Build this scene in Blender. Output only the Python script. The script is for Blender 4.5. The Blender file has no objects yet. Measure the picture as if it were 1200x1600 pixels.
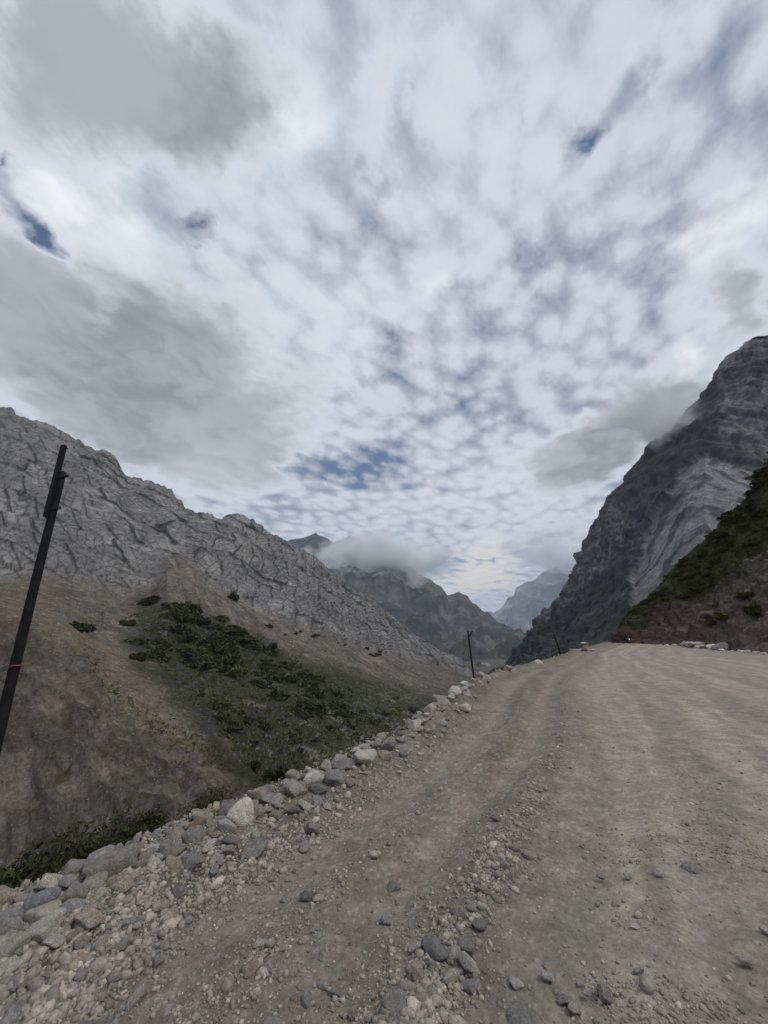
import bpy, math, random
import numpy as np
from mathutils import Vector, Matrix

rng = np.random.default_rng(7)
random.seed(7)
scene = bpy.context.scene
COL = scene.collection

# ------------------------------------------------------------------ camera
PITCH = math.atan(200 / 600)
CP, SP = math.cos(PITCH), math.sin(PITCH)
EYE = 1.6
cam_d = bpy.data.cameras.new("camera")
cam = bpy.data.objects.new("camera", cam_d)
COL.objects.link(cam)
cam.location = (0, 0, EYE)
cam.rotation_euler = (math.radians(90) + PITCH, 0, 0)
cam_d.sensor_fit = 'AUTO'
cam_d.sensor_width = 36
cam_d.lens = 36 * 600 / 1600
cam_d.clip_start = 0.05
cam_d.clip_end = 40000
scene.camera = cam


def P3(px, py, D):
    """a point of the place: bearing and height from the photograph, D metres ahead"""
    px, py, D = np.broadcast_arrays(np.asarray(px, float), np.asarray(py, float), np.asarray(D, float))
    x = (px - 600) / 600
    y = (800 - py) / 600
    f = CP - y * SP
    u = y * CP + SP
    return np.stack([x / f * D, D, EYE + u / f * D], -1)


def project(P):
    dz = P[..., 2] - EYE
    dep = np.maximum(P[..., 1] * CP + dz * SP, 1e-3)
    return 600 + 600 * P[..., 0] / dep, 800 - 600 * (dz * CP - P[..., 1] * SP) / dep, dep


# ------------------------------------------------------------------ noise
def _hash(ix, iy, iz, seed=0):
    h = (ix.astype(np.uint32) * np.uint32(374761393) + iy.astype(np.uint32) * np.uint32(668265263)
         + iz.astype(np.uint32) * np.uint32(2147483647 - 58) + np.uint32(seed * 974711 + 12345))
    h ^= h >> np.uint32(13)
    h *= np.uint32(1274126177)
    h ^= h >> np.uint32(16)
    h *= np.uint32(2246822519)
    h ^= h >> np.uint32(13)
    return h


def hfl(ix, iy, iz, seed=0):
    return _hash(ix, iy, iz, seed).astype(np.float64) / 4294967295.0


def perlin(P, seed=0):
    F = np.floor(P)
    I = F.astype(np.int64)
    f = P - F
    u = f * f * f * (f * (f * 6 - 15) + 10)
    out = 0
    for dx in (0, 1):
        wx = u[:, 0] if dx else 1 - u[:, 0]
        for dy in (0, 1):
            wy = u[:, 1] if dy else 1 - u[:, 1]
            for dz in (0, 1):
                wz = u[:, 2] if dz else 1 - u[:, 2]
                h = _hash(I[:, 0] + dx, I[:, 1] + dy, I[:, 2] + dz, seed)
                gx = (h & np.uint32(1023)).astype(float) / 511.5 - 1
                gy = ((h >> np.uint32(10)) & np.uint32(1023)).astype(float) / 511.5 - 1
                gz = ((h >> np.uint32(20)) & np.uint32(1023)).astype(float) / 511.5 - 1
                out = out + wx * wy * wz * (gx * (f[:, 0] - dx) + gy * (f[:, 1] - dy) + gz * (f[:, 2] - dz))
    return out * 1.25


def fbm(P, octv=4, seed=0, lac=2.03, gain=.5):
    a, s, o = 1., 0., 0.
    Q = np.array(P, float)
    for k in range(octv):
        o = o + a * perlin(Q, seed + k)
        s += a
        a *= gain
        Q = Q * lac + 17.3
    return o / s * 1.6


def ridged(P, octv=4, seed=0, lac=2.07, gain=.5):
    a, s, o = 1., 0., 0.
    Q = np.array(P, float)
    for k in range(octv):
        o = o + a * (1 - np.minimum(np.abs(perlin(Q, seed + k)) * 2.2, 1))
        s += a
        a *= gain
        Q = Q * lac + 9.1
    return o / s


def worley(P, seed=0):
    I = np.floor(P).astype(np.int64)
    n = len(P)
    F1 = np.full(n, 9.)
    F2 = np.full(n, 9.)
    cid = np.zeros(n)
    V = np.zeros((n, 3))
    for dx in (-1, 0, 1):
        for dy in (-1, 0, 1):
            for dz in (-1, 0, 1):
                cx, cy, cz = I[:, 0] + dx, I[:, 1] + dy, I[:, 2] + dz
                h = _hash(cx, cy, cz, seed)
                ax = cx + (h & np.uint32(1023)) / 1023.
                ay = cy + ((h >> np.uint32(10)) & np.uint32(1023)) / 1023.
                az = cz + ((h >> np.uint32(20)) & np.uint32(1023)) / 1023.
                vx, vy, vz = P[:, 0] - ax, P[:, 1] - ay, P[:, 2] - az
                d = np.sqrt(vx * vx + vy * vy + vz * vz)
                m = d < F1
                F2 = np.where(m, F1, np.minimum(F2, d))
                cid = np.where(m, ((h ^ (h >> np.uint32(7))) & np.uint32(4095)) / 4095., cid)
                V[m, 0], V[m, 1], V[m, 2] = vx[m], vy[m], vz[m]
                F1 = np.where(m, d, F1)
    return F1, F2, cid, V


def sstep(a, b, x):
    t = np.clip((np.asarray(x, float) - a) / (b - a), 0, 1)
    return t * t * (3 - 2 * t)


def mixc(a, b, t):
    return a + (b - a) * t[..., None]


def C(*v):
    return np.array(v, float)


# ------------------------------------------------------------------ mesh helpers
def new_mesh(name, V, F, col=None, smooth=True):
    me = bpy.data.meshes.new(name)
    V = np.asarray(V, np.float32).reshape(-1, 3)
    F = np.asarray(F, np.int32)
    k = F.shape[1]
    me.vertices.add(len(V))
    me.vertices.foreach_set("co", V.ravel())
    me.loops.add(F.size)
    me.loops.foreach_set("vertex_index", F.ravel())
    me.polygons.add(len(F))
    me.polygons.foreach_set("loop_start", np.arange(0, F.size, k, dtype=np.int32))
    me.polygons.foreach_set("loop_total", np.full(len(F), k, np.int32))
    if smooth:
        me.polygons.foreach_set("use_smooth", np.ones(len(F), bool))
    me.update(calc_edges=True)
    if col is not None:
        a = me.attributes.new("albedo", 'FLOAT_COLOR', 'POINT')
        c = np.ones((len(V), 4), np.float32)
        c[:, :3] = col
        a.data.foreach_set("color", c.ravel())
    return me


def grid_faces(nr, nc):
    i = np.arange(nr - 1)[:, None] * nc + np.arange(nc - 1)[None, :]
    i = i.ravel()
    return np.stack([i, i + 1, i + nc + 1, i + nc], -1)


def grid_normals(G):
    du = np.gradient(G, axis=1)
    dv = np.gradient(G, axis=0)
    n = np.cross(du, dv)
    n /= np.linalg.norm(n, axis=-1, keepdims=True) + 1e-9
    return n


def blur(A, k, axis):
    if k < 1:
        return A
    r = int(3 * k)
    w = np.exp(-.5 * (np.arange(-r, r + 1) / k) ** 2)
    w /= w.sum()
    pad = [(0, 0)] * A.ndim
    pad[axis] = (r, r)
    B = np.pad(A, pad, mode='edge')
    out = 0
    for j, ww in enumerate(w):
        sl = [slice(None)] * A.ndim
        sl[axis] = slice(j, j + A.shape[axis])
        out = out + ww * B[tuple(sl)]
    return out


def link(name, me, mat, parent=None, **props):
    o = bpy.data.objects.new(name, me)
    if mat is not None and me is not None and not me.materials:
        me.materials.append(mat)
    COL.objects.link(o)
    if parent is not None:
        o.parent = parent
    for k, v in props.items():
        o[k] = v
    return o


def in_poly(px, py, poly):
    inside = np.zeros(px.shape, bool)
    n = len(poly)
    for i in range(n):
        x1, y1 = poly[i]
        x2, y2 = poly[(i + 1) % n]
        c = ((y1 > py) != (y2 > py)) & (px < (x2 - x1) * (py - y1) / ((y2 - y1) + 1e-12) + x1)
        inside ^= c
    return inside


# ------------------------------------------------------------------ materials
class NT:
    def __init__(self, tree):
        self.t = tree

    def n(self, kind, **kw):
        nd = self.t.nodes.new(kind)
        for k, v in kw.items():
            if hasattr(nd, k):
                setattr(nd, k, v)
        return nd

    def l(self, a, b):
        self.t.links.new(a, b)

    def math(self, op, a, b=None, c=None, clamp=False):
        nd = self.t.nodes.new('ShaderNodeMath')
        nd.operation = op
        nd.use_clamp = clamp
        for i, v in enumerate((a, b, c)):
            if v is None:
                continue
            if isinstance(v, (int, float)):
                nd.inputs[i].default_value = v
            else:
                self.l(v, nd.inputs[i])
        return nd.outputs[0]

    def mix(self, fac, a, b, blend='MIX'):
        nd = self.t.nodes.new('ShaderNodeMix')
        nd.data_type = 'RGBA'
        nd.blend_type = blend
        for i, v in ((0, fac), (6, a), (7, b)):
            if isinstance(v, (int, float)):
                nd.inputs[i].default_value = v
            elif isinstance(v, tuple):
                nd.inputs[i].default_value = (*v, 1)
            else:
                self.l(v, nd.inputs[i])
        return nd.outputs[2]

    def ss(self, v, a, b, lo=0., hi=1.):
        nd = self.t.nodes.new('ShaderNodeMapRange')
        nd.interpolation_type = 'SMOOTHSTEP'
        self.l(v, nd.inputs[0])
        for i, x in ((1, a), (2, b), (3, lo), (4, hi)):
            nd.inputs[i].default_value = x
        return nd.outputs[0]

    def noise(self, vec, scale, detail=4, rough=.55, dist=0., w=None):
        nd = self.t.nodes.new('ShaderNodeTexNoise')
        nd.inputs['Scale'].default_value = scale
        nd.inputs['Detail'].default_value = detail
        nd.inputs['Roughness'].default_value = rough
        nd.inputs['Distortion'].default_value = dist
        if vec is not None:
            self.l(vec, nd.inputs['Vector'])
        return nd


def base_mat(name):
    m = bpy.data.materials.new(name)
    m.use_nodes = True
    t = NT(m.node_tree)
    b = m.node_tree.nodes['Principled BSDF']
    b.inputs['Roughness'].default_value = .95
    if 'Specular IOR Level' in b.inputs:
        b.inputs['Specular IOR Level'].default_value = .15
    return m, t, b


def terrain_mat(name, scales, var=.35, bump=((1., .3),), speck=None):
    """albedo from the geology / plant cover attribute, broken up with 3-D noise; relief from bump noise"""
    m, t, b = base_mat(name)
    at = t.n('ShaderNodeAttribute', attribute_name='albedo')
    tc = t.n('ShaderNodeTexCoord')
    col = at.outputs['Color']
    for i, s in enumerate(scales):
        nz = t.noise(tc.outputs['Object'], s, 6, .65)
        f = t.ss(nz.outputs['Fac'], .3, .7, 1 - var, 1 + var)
        cmb = t.n('ShaderNodeCombineColor')
        for k in range(3):
            t.l(f, cmb.inputs[k])
        col = t.mix(1., col, cmb.outputs[0], 'MULTIPLY')
    if speck:
        sc, thr, c2 = speck
        nz = t.noise(tc.outputs['Object'], sc, 3, .6)
        col = t.mix(t.ss(nz.outputs['Fac'], thr, thr + .06), col, c2)
    t.l(col, b.inputs['Base Color'])
    prev = None
    for s, d in bump:
        nz = t.noise(tc.outputs['Object'], s, 6, .7)
        bp = t.n('ShaderNodeBump')
        bp.inputs['Strength'].default_value = .9
        bp.inputs['Distance'].default_value = d
        t.l(nz.outputs['Fac'], bp.inputs['Height'])
        if prev is not None:
            t.l(prev, bp.inputs['Normal'])
        prev = bp.outputs['Normal']
    t.l(prev, b.inputs['Normal'])
    return m


def plain_mat(name, col, rough=.6, metal=0., nscale=20., var=.25, bump=0.):
    m, t, b = base_mat(name)
    tc = t.n('ShaderNodeTexCoord')
    nz = t.noise(tc.outputs['Object'], nscale, 5, .6)
    c2 = tuple(x * (1 - var) for x in col)
    t.l(t.mix(t.ss(nz.outputs['Fac'], .35, .65), col, c2), b.inputs['Base Color'])
    b.inputs['Roughness'].default_value = rough
    b.inputs['Metallic'].default_value = metal
    if bump:
        bp = t.n('ShaderNodeBump')
        bp.inputs['Strength'].default_value = .6
        bp.inputs['Distance'].default_value = bump
        t.l(nz.outputs['Fac'], bp.inputs['Height'])
        t.l(bp.outputs['Normal'], b.inputs['Normal'])
    return m


def rock_mat():
    """every stone takes its own tint from its object colour; veins, speckle and dust from noise"""
    m, t, b = base_mat("stone")
    oi = t.n('ShaderNodeObjectInfo')
    tc = t.n('ShaderNodeTexCoord')
    vm = t.n('ShaderNodeVectorMath', operation='ADD')
    t.l(tc.outputs['Object'], vm.inputs[0])
    mul = t.math('MULTIPLY', oi.outputs['Random'], 40.)
    t.l(mul, vm.inputs[1])
    nz = t.noise(vm.outputs[0], 1.6, 8, .7, .6)
    n2 = t.noise(vm.outputs[0], 14, 4, .7)
    f = t.ss(nz.outputs['Fac'], .3, .7, .78, 1.32)
    f2 = t.ss(n2.outputs['Fac'], .3, .7, .8, 1.18)
    ff = t.math('MULTIPLY', f, f2)
    cc = t.n('ShaderNodeCombineColor')
    for k in range(3):
        t.l(ff, cc.inputs[k])
    col = t.mix(1., oi.outputs['Color'], cc.outputs[0], 'MULTIPLY')
    n3 = t.noise(vm.outputs[0], 3.1, 5, .6, 1.)
    col = t.mix(t.ss(n3.outputs['Fac'], .52, .70, 0, .65), col, (.33, .285, .225))
    t.l(col, b.inputs['Base Color'])
    bp = t.n('ShaderNodeBump')
    bp.inputs['Strength'].default_value = .7
    bp.inputs['Distance'].default_value = .12
    t.l(n3.outputs['Fac'], bp.inputs['Height'])
    bp2 = t.n('ShaderNodeBump')
    bp2.inputs['Strength'].default_value = .6
    bp2.inputs['Distance'].default_value = .05
    t.l(n2.outputs['Fac'], bp2.inputs['Height'])
    t.l(bp.outputs['Normal'], bp2.inputs['Normal'])
    t.l(bp2.outputs['Normal'], b.inputs['Normal'])
    return m


def leaf_mat(name, c1, c2):
    m, t, b = base_mat(name)
    at = t.n('ShaderNodeAttribute', attribute_name='albedo')
    oi = t.n('ShaderNodeObjectInfo')
    col = t.mix(oi.outputs['Random'], c1, c2)
    col = t.mix(1., col, at.outputs['Color'], 'MULTIPLY')
    t.l(col, b.inputs['Base Color'])
    b.inputs['Roughness'].default_value = .7
    return m


# ------------------------------------------------------------------ world: sky with cloud layers
SUN_EL, SUN_AZ = math.radians(52), math.radians(120)      # azimuth clockwise from +Y (ahead): right and a little behind
world = bpy.data.worlds.new("World")
scene.world = world
world.use_nodes = True
wt = world.node_tree
wt.nodes.clear()
W = NT(wt)
out = W.n('ShaderNodeOutputWorld')
bg = W.n('ShaderNodeBackground')
bg.inputs['Strength'].default_value = .1
W.l(bg.outputs[0], out.inputs['Surface'])
sky = W.n('ShaderNodeTexSky')
sky.sky_type = 'NISHITA'
sky.sun_disc = False
sky.sun_elevation = SUN_EL
sky.sun_rotation = SUN_AZ
sky.altitude = 2500
tc = W.n('ShaderNodeTexCoord')
sx = W.n('ShaderNodeSeparateXYZ')
W.l(tc.outputs['Generated'], sx.inputs[0])
KZ = .13
zz = W.math('ADD', W.math('MAXIMUM', sx.outputs[2], 0.), KZ)
cx = W.n('ShaderNodeCombineXYZ')
W.l(W.math('DIVIDE', sx.outputs[0], zz), cx.inputs[0])
W.l(W.math('DIVIDE', sx.outputs[1], zz), cx.inputs[1])
PL = cx.outputs[0]


def cloud_plane(px, py):
    x, y = (px - 600) / 600, (800 - py) / 600
    d = np.array([x, CP - y * SP, y * CP + SP])
    d /= np.linalg.norm(d)
    return d[:2] / (max(d[2], 0) + KZ)


def ellipse(px, py, rx, ry, ang=0.):
    """a soft patch of the cloud deck: its ellipse on the deck's plane"""
    a = math.radians(ang)
    c = cloud_plane(px, py)
    e = 6.
    J = np.stack([(cloud_plane(px + e, py) - cloud_plane(px - e, py)) / (2 * e),
                  (cloud_plane(px, py + e) - cloud_plane(px, py - e)) / (2 * e)], 1)
    R = np.array([[math.cos(a), -math.sin(a)], [math.sin(a), math.cos(a)]]) @ np.diag([rx, ry])
    U, S, _ = np.linalg.svd(J @ R)
    if np.linalg.det(U) < 0:
        U[:, 1] *= -1
    mp = W.n('ShaderNodeMapping', vector_type='TEXTURE')
    mp.inputs['Location'].default_value = (c[0], c[1], 0)
    mp.inputs['Rotation'].default_value = (0, 0, math.atan2(U[1, 0], U[0, 0]))
    mp.inputs['Scale'].default_value = (S[0], S[1], 1)
    W.l(WARP, mp.inputs['Vector'])
    g = W.n('ShaderNodeTexGradient', gradient_type='SPHERICAL')
    W.l(mp.outputs[0], g.inputs[0])
    return g.outputs['Fac']


def blobs(lst):
    acc = None
    for px, py, rx, ry, ang, w in lst:
        g = ellipse(px, py, rx * 1.5, ry * 1.5, ang)
        if acc is None:
            acc = W.math('MULTIPLY', g, w)
        else:
            acc = W.math('MULTIPLY_ADD', g, w, acc)
    return acc


# domain warp so that the patches get cloud-like outlines
wn = W.noise(PL, 3.5, 6, .62)
sub = W.n('ShaderNodeVectorMath', operation='SUBTRACT')
W.l(wn.outputs['Color'], sub.inputs[0])
sub.inputs[1].default_value = (.5, .5, .5)
scl = W.n('ShaderNodeVectorMath', operation='SCALE')
W.l(sub.outputs[0], scl.inputs[0])
scl.inputs['Scale'].default_value = .34
addv = W.n('ShaderNodeVectorMath', operation='ADD')
W.l(PL, addv.inputs[0])
W.l(scl.outputs[0], addv.inputs[1])
flat = W.n('ShaderNodeVectorMath', operation='MULTIPLY')
W.l(addv.outputs[0], flat.inputs[0])
flat.inputs[1].default_value = (1, 1, 0)
WARP = flat.outputs[0]

LOW = [(190, 110, 230, 150, 0, 1.0), (60, 60, 120, 160, 0, .5), (330, 190, 130, 140, 0, .75), (120, 560, 220, 120, 0, 1.1),
       (330, 655, 190, 120, 0, 1.15), (20, 470, 80, 90, 0, .7), (210, 700, 120, 60, 0, .6), (400, 760, 110, 50, 0, .6),
       (960, 690, 150, 48, -33, 1.2), (880, 730, 110, 40, -10, .8), (1155, 480, 70, 70, -30, .95), (1080, 610, 60, 40, -30, .7),
       (850, 840, 110, 34, -8, .8), (760, 160, 150, 190, 10, .38), (610, 110, 110, 110, 0, .3), (1190, 400, 60, 60, 0, .6)]
HOLE = [(555, 738, 85, 28, 0, 1.1), (610, 700, 40, 18, 0, .5), (470, 735, 26, 12, 0, .5), (897, 208, 26, 24, -50, .8), (930, 175, 120, 30, -52, .62),
        (1000, 95, 60, 26, -50, .3), (66, 345, 95, 20, 52, 1.0), (90, 390, 30, 18, 30, .9), (20, 225, 22, 16, 0, .7), (320, 366, 26, 24, 0, .9),
        (705, 882, 60, 9, -5, 1.2), (640, 900, 40, 7, -4, .7), (800, 868, 22, 5, -5, .8), (612, 548, 36, 22, 0, .6),
        (1130, 75, 90, 40, -45, .2), (745, 625, 70, 45, 0, .3), (500, 350, 60, 14, 25, .25), (640, 180, 22, 60, 0, .35),
        (1030, 390, 40, 22, -35, .3), (600, 290, 26, 16, 0, .5), (860, 440, 60, 18, -10, .35), (430, 795, 50, 22, 0, .4)]
GLOW = [(120, 285, 90, 55, 30, .7), (150, 360, 80, 40, 50, .8), (455, 195, 60, 40, -20, .6), (1125, 350, 110, 26, -36, .9), (1075, 560, 34, 16, 0, .9),
        (320, 720, 70, 40, 0, .4), (755, 885, 40, 34, -20, .8), (700, 920, 60, 20, -10, .6), (290, 475, 34, 26, 0, .35), (690, 455, 26, 18, 0, .4), (560, 470, 180, 140, 0, .25),
        (720, 780, 160, 60, 0, .3), (440, 860, 60, 30, 0, .3)]
low_b, hole_b, glow_b = blobs(LOW), blobs(HOLE), blobs(GLOW)

# stretch the small cells along the wind (up and to the right in the view)
mpw = W.n('ShaderNodeMapping', vector_type='TEXTURE')
mpw.inputs['Rotation'].default_value = (0, 0, math.radians(50))
mpw.inputs['Scale'].default_value = (1.25, 1., 1.)
W.l(PL, mpw.inputs['Vector'])
warp2 = W.n('ShaderNodeVectorMath', operation='MULTIPLY_ADD')
cw = W.noise(mpw.outputs[0], 8., 4, .6)
W.l(cw.outputs['Color'], warp2.inputs[0])
warp2.inputs[1].default_value = (.09, .09, 0)
W.l(mpw.outputs[0], warp2.inputs[2])
vor = W.n('ShaderNodeTexVoronoi', voronoi_dimensions='2D', feature='SMOOTH_F1')
vor.inputs['Scale'].default_value = 13.
vor.inputs['Smoothness'].default_value = .6
W.l(warp2.outputs[0], vor.inputs['Vector'])
puff = W.math('SUBTRACT', .95, vor.outputs['Distance'])
cells = W.math('MULTIPLY_ADD', puff, .48, W.math('MULTIPLY', W.noise(mpw.outputs[0], 7., 5, .55, .25).outputs['Fac'], .5))
cells2 = W.noise(mpw.outputs[0], 22., 8, .64, .3).outputs['Fac']
big = W.noise(PL, 2.1, 5, .55).outputs['Fac']
wisp = W.noise(WARP, 5., 8, .62).outputs['Fac']

# high broken deck
soft = W.math('MULTIPLY', blobs([(240, 170, 330, 300, 0, 1.), (760, 120, 190, 230, 0, .8), (150, 560, 260, 170, 0, .8)]), 1., clamp=True)
flat_c = W.math('MULTIPLY', W.math('SUBTRACT', cells, .5), W.math('SUBTRACT', 1.75, W.math('MULTIPLY', soft, 1.0)))
flat_c2 = W.math('MULTIPLY', W.math('SUBTRACT', cells2, .5), W.math('SUBTRACT', .62, W.math('MULTIPLY', soft, .5)))
cover = W.math('ADD', W.math('ADD', flat_c, flat_c2), .875)
cover = W.math('ADD', cover, W.math('MULTIPLY', big, .45))
fray = W.noise(mpw.outputs[0], 46., 9, .66, .5).outputs['Fac']
cover = W.math('MULTIPLY_ADD', W.math('SUBTRACT', fray, .5), .42, cover)
cover = W.math('SUBTRACT', cover, W.math('MULTIPLY', hole_b, .80))
cover = W.math('MULTIPLY_ADD', low_b, .30, cover)
a_hi = W.ss(cover, .36, .84)
thick = W.ss(cover, .68, 1.36)
S = 10.                                                        # the Background's strength is 0.1
hi = W.mix(thick, tuple(S * v for v in (.33, .37, .455)), tuple(S * v for v in (.655, .695, .785)))
hi = W.mix(W.math('MULTIPLY', glow_b, .8, clamp=True), hi, tuple(S * v for v in (1.05, 1.06, 1.08)))
skyd = sky.outputs[0]
col = W.mix(a_hi, skyd, hi)
# lower grey masses with lit rims
lowc = W.math('MULTIPLY_ADD', W.math('SUBTRACT', wisp, .5), 1.15, low_b)
lowc = W.math('MULTIPLY_ADD', W.math('SUBTRACT', cells, .5), .5, lowc)
lowc = W.math('MULTIPLY_ADD', W.math('SUBTRACT', cells2, .5), .3, lowc)
lowc = W.math('MULTIPLY_ADD', W.math('SUBTRACT', fray, .5), .22, lowc)
lowc = W.math('SUBTRACT', lowc, W.math('MULTIPLY', hole_b, .9))
a_lo = W.ss(lowc, .12, .72)
core = W.ss(lowc, .25, 1.1)
dk = W.mix(W.ss(W.math('ADD', W.math('MULTIPLY', wisp, .6), W.math('MULTIPLY', big, .4)), .40, .60), tuple(S * v for v in (.27, .28, .315)), tuple(S * v for v in (.43, .445, .495)))
lo = W.mix(core, tuple(S * v for v in (.78, .81, .88)), dk)
lo = W.mix(W.math('MULTIPLY', glow_b, .7, clamp=True), lo, tuple(S * v for v in (.94, .96, 1.0)))
col = W.mix(a_lo, col, lo)
# the deck thickens and whitens towards the horizon
hz = W.ss(sx.outputs[2], .0, .16, .55, 0.)
col = W.mix(hz, col, tuple(S * v for v in (.58, .60, .66)))
warm = blobs([(752, 890, 52, 30, -10, 1.), (720, 918, 60, 16, -5, .8), (812, 915, 40, 14, 0, .6)])
col = W.mix(W.math('MULTIPLY', W.math('MULTIPLY', warm, W.ss(cells, .3, .62)), 1.3, clamp=True), col, tuple(S * v for v in (.88, .83, .73)))
W.l(col, bg.inputs['Color'])

sun_d = bpy.data.lights.new("sun", 'SUN')
sun_d.energy = 1.5
sun_d.angle = math.radians(11)
sun_d.color = (1, .95, .88)
sun = bpy.data.objects.new("sun", sun_d)
COL.objects.link(sun)
sdir = Vector((math.sin(SUN_AZ) * math.cos(SUN_EL), math.cos(SUN_AZ) * math.cos(SUN_EL), math.sin(SUN_EL)))
sun.rotation_euler = sdir.to_track_quat('Z', 'Y').to_euler()

vs = scene.view_settings
vs.view_transform = 'Standard'
vs.look = 'None'
vs.exposure = 0
vs.gamma = 1
vs.use_curve_mapping = False
cy = scene.cycles
cy.max_bounces = 6
cy.diffuse_bounces = 3
cy.volume_bounces = 8
cy.transparent_max_bounces = 8
cy.use_denoising = True

# ------------------------------------------------------------------ lofted mountains
def loft(name, pxs, rows, steps, fine=1., crest_back=(60, 160), vblur=0):
    """rows: list of [(px, py, D)...] from the skyline down; each becomes a line in space; between them the slope"""
    L = []
    for r in rows:
        r = np.array(r, float)
        L.append(P3(pxs, np.interp(pxs, r[:, 0], r[:, 1]), blur(np.interp(pxs, r[:, 0], r[:, 2])[:, None], 12, 0)[:, 0]))
    G = []
    for a, b, n in zip(L[:-1], L[1:], steps):
        for k in range(n):
            G.append(a + (b - a) * (k / n))
    G.append(L[-1])
    G = np.stack(G)
    if vblur:
        G2 = blur(G, vblur, 0)
        w = np.minimum(np.arange(len(G)), 3 * vblur) / (3 * vblur)
        w = np.minimum(w, w[::-1])
        G = G + (G2 - G) * w[:, None, None]
    return G


def with_back(G, dist, drop):
    """the far side of a ridge, falling away behind the skyline"""
    top = G[0]
    d = top[:, :2] - 0
    d = d / (np.linalg.norm(d, axis=1, keepdims=True) + 1e-9)
    B = []
    for k in (1., .6, .3, .12, .04):
        b = top.copy()
        b[:, :2] += d * dist * k
        b[:, 2] -= drop * k ** 1.4
        B.append(b)
    return np.concatenate([np.stack(B), G]), len(B)


SURF = {}


def finish(name, G, col, mat, nb=0, **props):
    me = new_mesh(name, G.reshape(-1, 3), grid_faces(*G.shape[:2])[:, ::-1], col.reshape(-1, 3))
    o = link(name, me, mat, kind='structure', **props)
    return o


# ---- the mountain on the left side of the valley
pxs = np.arange(-420, 812, 1.7)
sky_l = [(-420, 560, 300), (-250, 600, 330), (-100, 622, 350), (-40, 640, 362), (0, 640, 372), (14, 640, 374), (30, 651, 378), (45, 655, 382), (75, 665, 392), (100, 680, 400), (140, 702, 412),
         (165, 706, 420), (182, 716, 426), (202, 748, 432), (235, 756, 445), (265, 768, 455), (285, 787, 464), (297, 797, 470),
         (330, 803, 484), (345, 811, 490), (356, 806, 496), (372, 805, 502), (386, 807, 508), (420, 830, 525), (450, 850, 545), (470, 862, 560),
         (485, 868, 575), (520, 895, 610), (560, 926, 660), (600, 953, 715), (640, 985, 780), (680, 1012, 840), (720, 1036, 900), (760, 1053, 960), (812, 1070, 1000)]
base_l = [(-420, 860, 190), (-250, 890, 205), (-100, 900, 220), (0, 912, 236), (60, 905, 245), (100, 912, 252), (150, 925, 262), (190, 938, 272), (235, 925, 290), (262, 892, 318),
          (300, 898, 335), (330, 925, 340), (380, 944, 362), (430, 966, 390), (480, 985, 420), (520, 1000, 450), (580, 1018, 510), (640, 1030, 600), (690, 1042, 700), (740, 1058, 830), (812, 1078, 880)]
mid_l = [(-420, 900, 120), (-100, 915, 128), (0, 928, 135), (60, 945, 140), (100, 962, 146), (140, 985, 150), (200, 1005, 160), (260, 1010, 175), (330, 1035, 195), (400, 1060, 215),
         (480, 1060, 250), (560, 1070, 300), (640, 1082, 360), (700, 1072, 450), (760, 1070, 560), (812, 1085, 600)]
sh_l = [(-420, 925, 86), (-100, 940, 88), (0, 955, 88), (60, 970, 86), (110, 995, 84), (140, 1030, 81), (165, 1075, 78), (200, 1100, 75), (240, 1138, 72), (290, 1164, 69), (330, 1180, 67),
        (385, 1216, 66), (420, 1213, 84), (470, 1196, 112), (520, 1180, 135), (580, 1160, 170), (640, 1135, 215), (700, 1098, 300), (760, 1085, 420), (812, 1100, 480)]
bot_l = [(-420, 1400, 40), (-100, 1350, 44), (0, 1330, 46), (100, 1312, 48), (180, 1290, 50), (250, 1275, 51), (330, 1245, 54), (400, 1240, 58), (470, 1230, 75), (520, 1215, 95), (580, 1190, 120), (640, 1165, 150),
         (700, 1120, 220), (760, 1100, 330), (812, 1115, 380)]
hid_l = [(p, y + 70, d * .9) for p, y, d in bot_l]
steps = [150, 62, 70, 110, 14]
G = loft("left", pxs, [sky_l, base_l, mid_l, sh_l, bot_l, hid_l], steps, vblur=2)
G, nb = with_back(G, 170, 190)
nr, nc = G.shape[:2]
PX, PY, _ = project(G)
N = grid_normals(blur(blur(G, 5, 0), 5, 1))
# v coordinate: which band every vertex belongs to
band = np.concatenate([np.zeros(nb)] + [np.linspace(i, i + 1, n, endpoint=False) for i, n in enumerate(steps)] + [np.array([5.])])
BV = np.repeat(band[:, None], nc, 1)
Q = G.reshape(-1, 3)
wob = fbm(Q / 60., 4, 3).reshape(nr, nc)
rock = 1 - sstep(.90, 1.06, BV + wob * .10 + 0 * PX)
# scree tongue climbing into the cliff, and rubble gullies
tong = in_poly(PX + wob * 14, PY + wob * 10, [(225, 935), (262, 868), (285, 842), (300, 868), (318, 905), (345, 935), (300, 960)])
tong = blur(blur(tong * 1.0, 5, 0), 5, 1)
rock = rock * (1 - tong * .5)
right_fade = sstep(560, 700, PX)
# joints and blocks of the cliff
Wq = Q + 9 * np.stack([fbm(Q / 40, 3, 11), fbm(Q / 40, 3, 12), fbm(Q / 40, 3, 13)], -1)
rot = np.array(Matrix.Rotation(math.radians(24), 3, 'Y') @ Matrix.Rotation(math.radians(20), 3, 'Z'))
Wr = Wq @ rot.T
hh = Q[:, 0] * .775 + Q[:, 1] * .632
vv = Q[:, 2] * 1.35
ww = -Q[:, 0] * .632 + Q[:, 1] * .775
w1, w2, w3 = fbm(Q / 45, 4, 11), fbm(Q / 45, 4, 12), fbm(Q / 13, 3, 13)
Z0 = np.zeros(len(Q))


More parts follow.
